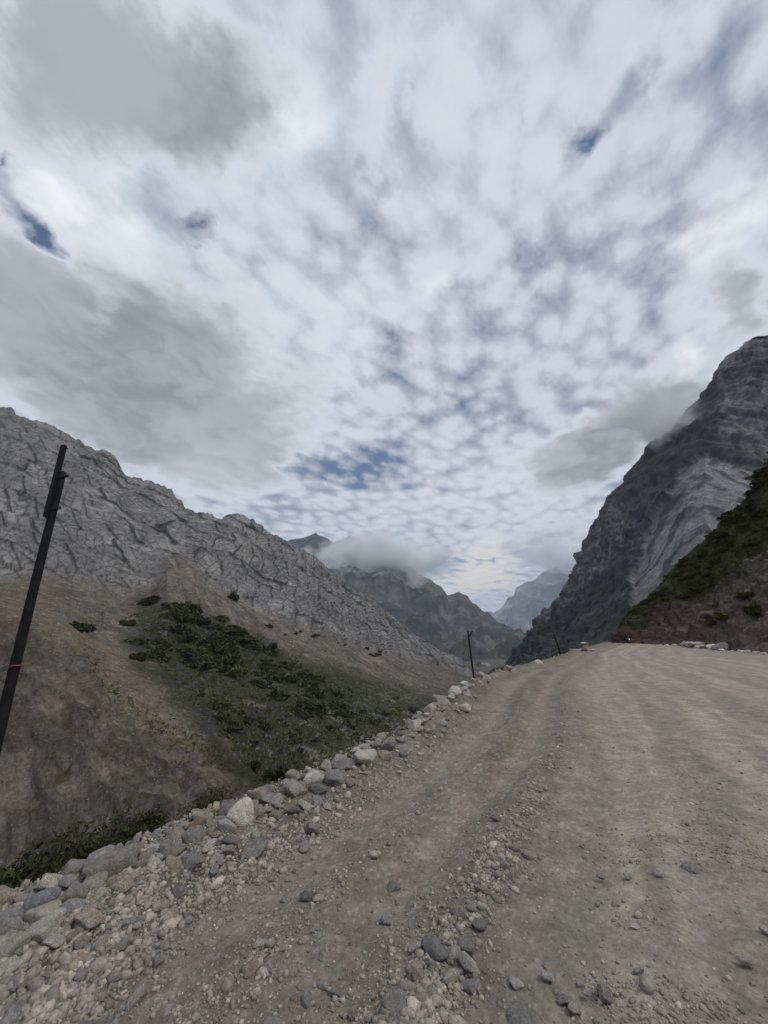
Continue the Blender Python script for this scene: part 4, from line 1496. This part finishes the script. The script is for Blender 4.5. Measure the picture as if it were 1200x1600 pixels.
M_leaf = leaf_mat("dark_foliage", (.028, .039, .015), (.075, .082, .030))
M_leafb = leaf_mat("mossy_foliage", (.052, .060, .018), (.085, .084, .026))
M_leafd = leaf_mat("near_shrub_foliage", (.032, .042, .016), (.055, .062, .022))  # darker, duller leaf green of the near shrubs
M_twig = plain_mat("twig_bark", (.10, .085, .07), .9, 0, 30.)
BUSH = [new_mesh("bush", *leaf_cloud(420, .30, 1., 900 + i, lumps=8)[:2], col=leaf_cloud(420, .30, 1., 900 + i, lumps=8)[2], smooth=False) for i in range(7)]
for m_ in BUSH:
    m_.materials.append(M_leaf)
BUSHB = []
for i in range(7):
    a = leaf_cloud(700, .26, 1., 950 + i, lumps=11)
    BUSHB.append(new_mesh("shrub", a[0], a[1], col=a[2], smooth=False))
    BUSHB[-1].materials.append(M_leafb)


def surf_at(which, px, py):
    G, PXs, PYs, N = SURF[which]
    i = np.argmin((PXs - px) ** 2 + (PYs - py) ** 2)
    return G.reshape(-1, 3)[i]


def put_bush(pool, which, px, py, wpx, label, group, hs=1.):
    p = surf_at(which, px, py)
    dep = p[1] * CP + (p[2] - EYE) * SP
    r = wpx / 600 * dep / 2 / .85
    o = link("bush", pool[int(rng.integers(len(pool)))], None)
    o.location = (p[0], p[1], p[2] - .12 * r)
    o.scale = (r, r * rng.uniform(.85, 1.1), r * hs * rng.uniform(.85, 1.15))
    o.rotation_euler = (0, 0, rng.uniform(0, 6.28))
    o['label'] = label
    o['category'] = 'bush'
    if group:
        o['group'] = group
    return o


THICK = [(258, 945), (300, 955), (385, 985), (390, 1005), (372, 1055), (345, 1068), (300, 1045), (262, 1018)]
TH2 = [(395, 1000), (470, 1040), (520, 1085), (540, 1120), (500, 1130), (430, 1110), (400, 1075)]
TH5 = [(400, 1100), (470, 1120), (560, 1095), (640, 1090), (660, 1120), (560, 1165), (450, 1190), (390, 1170)]
TH3 = [(190, 1005), (255, 1005), (260, 1035), (215, 1038)]
TH4 = [(270, 1070), (330, 1090), (400, 1130), (380, 1170), (320, 1120)]


def in_one(poly):
    x0, y0 = np.min(poly, 0)
    x1, y1 = np.max(poly, 0)
    while True:
        a, b = rng.uniform(x0, x1), rng.uniform(y0, y1)
        if in_poly(np.array([a]), np.array([b]), poly)[0]:
            return a, b


for poly, n, w0, w1, lab, grp in ((THICK, 60, 17, 30, 'one of the bushes crowding the dense thicket under the grey cliff', 'bushes of the dense thicket under the cliff'),
                                  (TH2, 58, 12, 24, 'one of the dark bushes dotting the slope right of the dense thicket', 'bushes right of the dense thicket'),
                                  (TH5, 36, 6, 15, 'one of the small scattered bushes on the green valley floor', 'small bushes of the valley floor'),
                                  (TH3, 9, 16, 24, 'one of the bushes in the small clump left of the dense thicket', 'bushes of the small clump'),
                                  (TH4, 16, 10, 19, 'one of the low bushes straggling below the dense thicket', 'bushes below the dense thicket')):
    for _ in range(n):
        a, b = in_one(poly)
        put_bush(BUSH, 'left', a, b, rng.uniform(w0 * .75, w1 * 1.1), lab, grp, rng.uniform(.65, 1.05))
for px, py, w, lab in ((122, 985, 25, 'round lone bush on the pale scree left of the thicket'), (202, 978, 20, 'small lone bush on the scree between the lone round bush and the thicket'), (236, 945, 28, 'upright bush at the upper left tip of the thicket'),
                       (365, 937, 18, 'little bush at the very foot of the grey cliff'), (395, 1200, 26, 'green bush in the gully where the shoulder meets the valley floor'), (430, 1222, 40, 'broad green bush in the gully behind the blue grey boulder'), (450, 1215, 30, 'leafy bush just beyond the pale blocky boulder')):
    put_bush(BUSH, 'left', px, py, w, lab, None)
for _ in range(14):
    a = rng.uniform(400, 600)
    b = 985 + (a - 440) * .24 + rng.normal(0, 3)
    put_bush(BUSH, 'left', a, b, rng.uniform(4, 9), 'one of the tiny dark bushes along the foot of the cliff', 'tiny bushes along the cliff foot')

# shrubs covering the crest of the cut bank
sb = np.array(sky_b)
vb = np.array(veg_b)
for i in range(86):
    px = 958 + 262 * rng.random() ** .8
    f = rng.random() ** 1.3
    y0, y1 = np.interp(px, sb[:, 0], sb[:, 1]), np.interp(px, vb[:, 0], vb[:, 1])
    w = rng.uniform(.6, 1.2) * np.interp(px, [958, 1000, 1100, 1220], [5, 9, 14, 20])
    put_bush(BUSHB, 'bank', px, y0 + (y1 - y0) * f + 1, w, 'one of the low dark shrubs matting the crest of the brown bank', 'shrubs on the crest of the bank', .6)
for px, py, w, lab in ((1128, 968, 20, 'dark round shrub hanging in the middle of the brown bank'), (1178, 958, 26, 'tall dark shrub on the right part of the brown bank'), (1112, 975, 16, 'small shrub left of the round shrub on the brown bank'),
                       (1160, 935, 18, 'shrub above the tall dark shrub on the brown bank'), (1172, 930, 15, 'shrub touching the one above the tall dark shrub'), (1090, 925, 26, 'shrub hanging below the green crest of the bank')):
    put_bush(BUSHB, 'bank', px, py, w, lab, None, .9)

# what cannot be counted: undergrowth and tussocks, as small leaf clumps spread over the slopes
def tussocks(name, spots, label, cat, mat, leaves=16, leaf=.32, flatz=.7):
    protos = [leaf_cloud(leaves, leaf, 1., 1200 + i, lumps=4, flatz=flatz, aspect=1.8) for i in range(9)]
    V, F, Cc, n0 = [], [], [], 0
    for p, r in spots:
        v, f, c = protos[int(rng.integers(9))]
        a = rng.uniform(0, 6.28)
        ca_, sa_ = math.cos(a), math.sin(a)
        w = np.stack([v[:, 0] * ca_ - v[:, 1] * sa_, v[:, 0] * sa_ + v[:, 1] * ca_, v[:, 2]], -1) * r + p
        V.append(w)
        F.append(f + n0)
        Cc.append(c * rng.uniform(.6, 1.25))
        n0 += len(v)
    me = new_mesh(name, np.concatenate(V), np.concatenate(F), np.concatenate(Cc), smooth=False)
    link(name, me, mat, kind='stuff', label=label, category=cat)


def px_spot(which, px, py, wpx, sink=.1):
    p = surf_at(which, px, py)
    dep = p[1] * CP + (p[2] - EYE) * SP
    r = wpx / 600 * dep / 2
    return p - np.array([0, 0, sink * r]), r


sp = []
for _ in range(1250):                                   # scrub between the bushes
    a, b = in_one([(205, 960), (390, 990), (560, 1085), (660, 1105), (640, 1165), (520, 1205), (400, 1225), (300, 1100), (250, 1040)])
    sp.append(px_spot('left', a, b, rng.uniform(6, 17)))
for _ in range(330):                                   # crest of the shoulder
    a = rng.uniform(130, 395)
    b = np.interp(a, [110, 140, 165, 200, 240, 290, 330, 385], [995, 1030, 1075, 1100, 1138, 1164, 1180, 1216]) + rng.normal(0, 11) - 4
    sp.append(px_spot('left', a, b, rng.uniform(4, 11)))
for _ in range(160):
    a, b = in_one([(60, 940), (210, 960), (300, 930), (470, 990), (640, 1060), (480, 1030), (300, 960), (200, 1010), (90, 985)])
    sp.append(px_spot('left', a, b, rng.uniform(2.5, 6)))
for _ in range(70):
    a, b = in_one([(60, 1080), (160, 1080), (300, 1175), (330, 1230), (240, 1260), (60, 1300)])
    sp.append(px_spot('left', a, b, rng.uniform(3, 8)))
def slope_stones(n, poly, smin, smax, out):
    for _ in range(n):
        a, b = in_one(poly)
        p, r = px_spot('left', a, b, smin + (smax - smin) * rng.random() ** 3)
        out.append((p, r))


st_ = []
slope_stones(1500, [(60, 935), (200, 955), (270, 880), (330, 930), (480, 1000), (640, 1045), (720, 1075), (690, 1100), (560, 1080), (400, 1010), (290, 950), (200, 1010), (110, 990)], 1.2, 4.2, st_)
slope_stones(1100, [(0, 990), (110, 1000), (200, 1105), (330, 1190), (390, 1225), (250, 1270), (0, 1330)], 1.4, 5.0, st_)
slope_stones(500, [(120, 1000), (260, 1060), (400, 1200), (330, 1170), (200, 1080)], 1.2, 4., st_)
slope_stones(420, [(390, 1160), (520, 1100), (640, 1085), (690, 1100), (640, 1170), (500, 1215), (400, 1230)], 1.2, 4.5, st_)
scatter_mesh("scree_stones", np.array([p for p, r in st_]), np.array([r for p, r in st_]), var0, FI0, np.ones(len(st_)), np.array([.22, .20, .175]) * rng.uniform(.35, 1.15, (len(st_), 1)), 'fallen stones strewn over the slope across the valley', 'stones')
tussocks("scrub", sp, 'low dark scrub and tussocks dotting the far slope', 'scrub', M_leafb)
sp = []
for _ in range(900):
    px = 957 + 265 * rng.random() ** .8
    f = rng.random() ** 1.2 * 1.1
    y0, y1 = np.interp(px, sb[:, 0], sb[:, 1]), np.interp(px, vb[:, 0], vb[:, 1])
    sp.append(px_spot('bank', px, y0 + (y1 - y0) * f + 1, rng.uniform(.5, 1.1) * np.interp(px, [957, 1000, 1100, 1220], [4, 7, 11, 16])))
for _ in range(90):
    px = rng.uniform(990, 1215)
    y1 = np.interp(px, vb[:, 0], vb[:, 1])
    sp.append(px_spot('bank', px, y1 + rng.random() ** 2 * (1000 - y1), rng.uniform(3, 9)))
tussocks("undergrowth", sp, 'mossy undergrowth matting the top of the brown bank', 'undergrowth', M_leafb, 26, .26)

# shrubs on the near slope just outside the heap
def near_shrub(px, py, D, rad, seed, label, nleaf=5200, zdrop=.75):
    p = P3(px, py, D)
    e = bpy.data.objects.new("shrub", None)
    COL.objects.link(e)
    e.location = (p[0], p[1], p[2] - zdrop * rad)
    e['label'] = label
    e['category'] = 'shrub'
    a = leaf_cloud(nleaf, .036, rad, seed, lumps=22, aspect=2.1)
    me = new_mesh("shrub_foliage", a[0], a[1], col=a[2], smooth=False)
    link("foliage", me, M_leafd, e)
    v, f = twigs(30, rad * 1.9, rad, seed + 1, .008)
    link("branches", new_mesh("shrub_branches", v, f), M_twig, e)


near_shrub(165, 1302, 6.0, .58, 41, 'bushy shrub with bare twigs behind the blue grey boulder', 2300)
near_shrub(222, 1282, 6.8, .40, 45, 'smaller shrub right of the bushy twiggy shrub', 1800)
near_shrub(14, 1382, 4.9, .46, 43, 'dark leafy shrub below the heap at the edge of the bare slope', 3400)
near_shrub(92, 1345, 5.4, .34, 47, 'low shrub between the dark leafy shrub and the twiggy shrub', 1700)
near_shrub(-60, 1385, 4.6, .6, 49, 'leafy shrub beside the dark leafy one, cut by the photo edge', 3600)
near_shrub(335, 1252, 9.5, .5, 51, 'low dark shrub beyond the rusty brown stone', 2000)

# ------------------------------------------------------------------ poles
M_pole = plain_mat("tarred_wood", (.016, .016, .017), .75, 0, 12., .5, .01)
M_iron = plain_mat("dark_iron", (.02, .02, .02), .5, .6, 30.)
M_tape = plain_mat("red_tape", (.28, .085, .09), .7)


def tube(p0, p1, r0, r1, seg=16, rings=24, bend=0., seed=0):
    p0, p1 = np.array(p0, float), np.array(p1, float)
    ax = (p1 - p0) / np.linalg.norm(p1 - p0)
    a = np.cross(ax, (0, 1, 0.1))
    a /= np.linalg.norm(a)
    b = np.cross(ax, a)
    V, F = [], []
    for i in range(rings + 1):
        f = i / rings
        c = p0 + (p1 - p0) * f + a * bend * math.sin(f * math.pi)
        r = r0 + (r1 - r0) * f
        for j in range(seg):
            t_ = 2 * math.pi * j / seg
            V.append(c + (a * math.cos(t_) + b * math.sin(t_)) * r)
    for i in range(rings):
        for j in range(seg):
            F.append([i * seg + j, i * seg + (j + 1) % seg, (i + 1) * seg + (j + 1) % seg, (i + 1) * seg + j])
    n = len(V)
    V.append(p0)
    V.append(p1)
    for j in range(seg):
        F.append([n, (j + 1) % seg, j, n])
        F.append([n + 1, rings * seg + j, rings * seg + (j + 1) % seg, n + 1])
    # caps as triangles written as quads with a repeated corner are split out below
    return np.array(V), F


def poly_obj(name, V, F, mat, parent=None, smooth=True):
    me = bpy.data.meshes.new(name)
    me.from_pydata([tuple(v) for v in V], [], [tuple(dict.fromkeys(f)) for f in F])
    me.update()
    if smooth:
        for p in me.polygons:
            p.use_smooth = len(p.vertices) == 4
    return link(name, me, mat, parent)


def merge(parts):
    V, F, n = [], [], 0
    for v, f in parts:
        V.extend([tuple(q) for q in v])
        F.extend([[i + n for i in q] for q in f])
        n += len(v)
    return V, F


def box_between(p0, p1, w, h):
    p0, p1 = np.array(p0, float), np.array(p1, float)
    ax = (p1 - p0) / np.linalg.norm(p1 - p0)
    a = np.cross(ax, (0, 1, .13))
    a /= np.linalg.norm(a)
    b = np.cross(ax, a)
    V = []
    for p in (p0, p1):
        for sa, sb_ in ((-1, -1), (1, -1), (1, 1), (-1, 1)):
            V.append(p + a * sa * w / 2 + b * sb_ * h / 2)
    F = [[0, 1, 2, 3], [7, 6, 5, 4], [0, 4, 5, 1], [1, 5, 6, 2], [2, 6, 7, 3], [3, 7, 4, 0]]
    return np.array(V), F


PD = 5.0
ptop = P3(98, 738, PD)
pmid = P3(2, 1140, PD * .985)
ax = (ptop - pmid)
pbase = pmid - ax * .95
root = bpy.data.objects.new("utility_pole", None)
COL.objects.link(root)
root.location = pbase
root['label'] = 'tall black pole with a second bar strapped to its top, near the roadside heap'
root['category'] = 'pole'
root['group'] = 'poles along the road edge'
q = lambda v: np.array(v) - pbase
v, f = tube(q(pbase), q(ptop), .068, .045, 18, 30, .02)
poly_obj("shaft", v, f, M_pole, root)
b0, b1 = P3(72, 808, PD * .985), P3(100, 696, PD * .985)
v, f = box_between(q(b0), q(b1), .056, .05)
poly_obj("extension_bar", v, f, M_iron, root, False)
for fpy, side in ((745, 1), (795, 1)):
    c = P3(np.interp(fpy, [738, 1140], [98, 2]), fpy, PD)
    c2 = P3(np.interp(fpy, [738, 1140], [98, 2]) - 9, fpy + 2, PD * .985)
    c3 = P3(np.interp(fpy, [738, 1140], [98, 2]) + 11, fpy - 2, PD)
    v, f = box_between(q(c2 - 0), q(c3), .022, .03)
    poly_obj("bolt", v, f, M_iron, root, False)
c = P3(103, 702, PD * .985)
v, f = box_between(q(P3(97, 700, PD * .985)), q(P3(106, 701, PD * .985)), .015, .02)
poly_obj("bolt", v, f, M_iron, root, False)
fr = (1056 - 738) / (1140 - 738)
ct = ptop + (pmid - ptop) * fr
d = (ptop - pmid) / np.linalg.norm(ptop - pmid)
v, f = tube(q(ct - d * .008), q(ct + d * .008), .061, .061, 18, 1)
poly_obj("tape_band", v, f, M_tape, root)
v, f = tube(q(P3(52, 935, PD * .97)), q(P3(66, 875, PD * .97)), .006, .005, 6, 4, .02)
poly_obj("wire", v, f, M_iron, root)

# thin forked pole
D2 = 16.2
pb, pt = P3(742, 1072, D2), P3(731, 986, D2)
pb = pb - (pt - pb) * .25
root = bpy.data.objects.new("utility_pole", None)
COL.objects.link(root)
root.location = pb
root['label'] = 'thin black pole with a forked top, leaning beside the pale boulders'
root['category'] = 'pole'
root['group'] = 'poles along the road edge'
q2 = lambda v: np.array(v) - pb
v, f = tube(q2(pb), q2(pt), .042, .030, 10, 8)
poly_obj("shaft", v, f, M_pole, root)
v, f = tube(q2(P3(732.5, 995, D2)), q2(P3(738.5, 986, D2)), .028, .028, 8, 2)
poly_obj("brace", v, f, M_iron, root)
v, f = tube(q2(P3(730, 986.3, D2)), q2(P3(739, 986, D2)), .010, .010, 6, 1)
poly_obj("crossbar", v, f, M_iron, root)

D3 = 44.
pb, pt = P3(879, 1030, D3), P3(865, 990, D3)
pb = pb - (pt - pb) * .2
root = bpy.data.objects.new("utility_pole", None)
COL.objects.link(root)
root.location = pb
root['label'] = 'small far black pole leaning left near the bend, with a wire stay'
root['category'] = 'pole'
root['group'] = 'poles along the road edge'
q3 = lambda v: np.array(v) - pb
v, f = tube(q3(pb), q3(pt), .12, .09, 10, 6)
poly_obj("shaft", v, f, M_pole, root)
v, f = tube(q3(P3(872, 1018, D3)), q3(P3(861, 1026, D3)), .03, .03, 6, 1)
poly_obj("stay", v, f, M_iron, root)

# ------------------------------------------------------------------ motorcycle and rider at the bend
bx, by = 47.2, 79.0
bz = float(road_z(np.array([[bx, by]]), micro=False)[0])
BROOT = bpy.data.objects.new("motorcycle", None)
COL.objects.link(BROOT)
BROOT.location = (bx, by, bz)
BROOT.rotation_euler = (0, math.radians(-12), math.radians(205))    # leaning into the bend, facing the camera
BROOT['label'] = 'small dark motorcycle with a bright headlight coming round the bend'
BROOT['category'] = 'motorcycle'
M_tyre = plain_mat("tyre_rubber", (.02, .02, .02), .9)
M_body = plain_mat("dark_paint", (.025, .025, .03), .35)
M_metal = plain_mat("bare_metal", (.3, .3, .3), .35, .8)
M_cloth = plain_mat("dark_cloth", (.02, .02, .022), .9)
M_skin = plain_mat("skin", (.38, .24, .17), .6)


def torus(c, R, r, n=20, m=8):
    V, F = [], []
    for i in range(n):
        a = 2 * math.pi * i / n
        for j in range(m):
            b = 2 * math.pi * j / m
            V.append((c[0] + r * math.sin(b), c[1] + (R + r * math.cos(b)) * math.cos(a), c[2] + (R + r * math.cos(b)) * math.sin(a)))
    for i in range(n):
        for j in range(m):
            F.append([i * m + j, ((i + 1) % n) * m + j, ((i + 1) % n) * m + (j + 1) % m, i * m + (j + 1) % m])
    return V, F


for yy in (.66, -.62):
    v, f = torus((0, yy, .3), .24, .06)
    w_ = poly_obj("wheel", v, f, M_tyre, BROOT)
    parts = [tube((0, yy, .3), (0, yy + .23 * math.cos(a), .3 + .23 * math.sin(a)), .012, .012, 6, 1) for a in np.linspace(0, 6.28, 7)[:-1]]
    v, f = merge(parts + [tube((-.05, yy, .3), (.05, yy, .3), .05, .05, 10, 1)])
    poly_obj("spokes", v, f, M_metal, w_)
v, f = merge([box_between((0, -.55, .62), (0, .35, .66), .2, .12), tube((0, -.1, .78), (0, .38, .76), .12, .15, 12, 4), box_between((0, -.2, .42), (0, .25, .42), .24, .3)])
poly_obj("body", v, f, M_body, BROOT)
v, f = merge([box_between((0, -.75, .80), (0, -.08, .80), .24, .09)])
poly_obj("seat", v, f, M_cloth, BROOT)
v, f = merge([tube((sx_, .66, .3), (sx_ * .8, .42, .95), .025, .022, 8, 2) for sx_ in (-.09, .09)])
poly_obj("fork", v, f, M_metal, BROOT)
v, f = merge([tube((-.36, .30, 1.04), (.36, .30, 1.04), .016, .016, 8, 4)])
poly_obj("handlebar", v, f, M_metal, BROOT)
v, f = tube((0, .46, .88), (0, .58, .87), .10, .12, 14, 3)
hl = poly_obj("headlight", v, f, M_body, BROOT)
mL = bpy.data.materials.new("lamp_glow")
mL.use_nodes = True
bL = mL.node_tree.nodes['Principled BSDF']
bL.inputs['Emission Color'].default_value = (1, .97, .9, 1)
bL.inputs['Emission Strength'].default_value = 1.2
v, f = tube((0, .583, .87), (0, .60, .87), .105, .09, 14, 1)
poly_obj("lens", v, f, mL, hl)
# rider: one continuous body grown from joints
pers = bpy.data.meshes.new("person_body")
J = [(0, -.28, .92), (0, -.25, 1.15), (0, -.16, 1.38), (0, -.10, 1.50), (0, -.06, 1.60), (0, -.04, 1.74),
     (-.20, -.12, 1.42), (-.36, .04, 1.20), (-.36, .26, 1.06), (.20, -.12, 1.42), (.36, .04, 1.20), (.36, .26, 1.06),
     (-.14, -.22, .88), (-.24, .16, .78), (-.22, -.02, .36), (-.22, .12, .30), (.14, -.22, .88), (.24, .16, .78), (.22, -.02, .36), (.22, .12, .30)]
E = [(0, 1), (1, 2), (2, 3), (3, 4), (4, 5), (2, 6), (6, 7), (7, 8), (2, 9), (9, 10), (10, 11), (0, 12), (12, 13), (13, 14), (14, 15), (0, 16), (16, 17), (17, 18), (18, 19)]
RAD = [.16, .16, .18, .08, .09, .11, .085, .06, .04, .085, .06, .04, .11, .09, .06, .05, .11, .09, .06, .05]
pers.from_pydata(J, E, [])
po = bpy.data.objects.new("person", pers)
COL.objects.link(po)
pers.materials.append(M_cloth)
sk = po.modifiers.new("skin", 'SKIN')
for i, r in enumerate(RAD):
    pers.skin_vertices[0].data[i].radius = (r, r)
pers.skin_vertices[0].data[0].use_root = True
po.modifiers.new("sub", 'SUBSURF').render_levels = 2
po.modifiers["sub"].levels = 2
po.location = BROOT.location
po.rotation_euler = BROOT.rotation_euler
po['label'] = 'rider in dark clothes leaning forward on the motorcycle'
po['category'] = 'person'
hv, hf = ico(3)
hv2 = hv * np.array([.135, .15, .15]) + np.array([0, -.04, 1.74])
poly_obj("helmet", hv2, [list(x) for x in hf], M_body, po)

# ------------------------------------------------------------------ air and low cloud
def volume_cloud(name, px, py, D, rx, ry, depth, dens, seed, label, tiltdeg=0., edge=.5):
    c = P3(px, py, D)
    dep = c[1] * CP + (c[2] - EYE) * SP
    V, F = ico(4)
    V = V * (1 + .0 * V[:, :1])
    me = new_mesh(name, V, F)
    o = link(name, me, None, label=label, category='cloud', kind='thing')
    o.location = c
    o.scale = (rx / 600 * dep, depth, ry / 600 * dep)
    o.rotation_euler = (0, math.radians(tiltdeg), 0)
    m = bpy.data.materials.new("cloud_vapour")
    m.use_nodes = True
    nt = m.node_tree
    nt.nodes.clear()
    T = NT(nt)
    ou = T.n('ShaderNodeOutputMaterial')
    pv = T.n('ShaderNodeVolumePrincipled')
    pv.inputs['Color'].default_value = (.99, .99, 1., 1)
    pv.inputs['Anisotropy'].default_value = -.35
    tcn = T.n('ShaderNodeTexCoord')
    ln = T.n('ShaderNodeVectorMath', operation='LENGTH')
    T.l(tcn.outputs['Object'], ln.inputs[0])
    mpn = T.n('ShaderNodeMapping')
    mpn.inputs['Location'].default_value = (seed * 3.1, seed * 1.7, seed)
    mpn.inputs['Scale'].default_value = (1.5, .8, 1.5 * ry / rx + .25)
    T.l(tcn.outputs['Object'], mpn.inputs['Vector'])
    nz = T.noise(mpn.outputs[0], 1.7, 6, .62, .3)
    v_ = T.math('SUBTRACT', 1.0, ln.outputs['Value'])
    v_ = T.math('MULTIPLY_ADD', T.math('SUBTRACT', nz.outputs['Fac'], .5), 3.3, v_)
    v_ = T.math('SUBTRACT', v_, .18)
    d_ = T.ss(v_, 0., edge, 0., dens)
    guard = T.ss(ln.outputs['Value'], .82, .99, 1., 0.)
    T.l(T.math('MULTIPLY', d_, guard), pv.inputs['Density'])
    T.l(pv.outputs[0], ou.inputs['Volume'])
    me.materials.append(m)
    m.cycles.volume_step_rate = 1.0
    return o


volume_cloud("low_cloud", 566, 886, 2650, 170, 58, 280, .018, 1, 'grey cloud wrapped round the mountain at the head of the valley', -8)
volume_cloud("low_cloud", 1035, 655, 512, 140, 50, 55, .04, 2, 'grey cloud bank pressed against the skyline of the dark mountain', 35)
volume_cloud("low_cloud", 868, 866, 7600, 95, 34, 700, .004, 3, 'pale cloud hiding the top of the far blue rock wall', 8)

hv, hf = np.array([(x, y, z) for x in (-12500, 12500) for y in (-3500, 14500) for z in (-140, 1700)], float), None
HF = [[0, 1, 3, 2], [4, 6, 7, 5], [0, 4, 5, 1], [2, 3, 7, 6], [0, 2, 6, 4], [1, 5, 7, 3]]
me = bpy.data.meshes.new("haze")
me.from_pydata([tuple(v) for v in hv], [], HF)
me.update()
mh = bpy.data.materials.new("haze_air")
mh.use_nodes = True
mh.node_tree.nodes.clear()
T = NT(mh.node_tree)
ou = T.n('ShaderNodeOutputMaterial')
pv = T.n('ShaderNodeVolumePrincipled')
pv.inputs['Color'].default_value = (.74, .86, 1.0, 1)
pv.inputs['Density'].default_value = .00006
T.l(pv.outputs[0], ou.inputs['Volume'])
mh.cycles.homogeneous_volume = True
link("haze", me, mh, kind='stuff', label='thin bluish valley haze', category='haze')
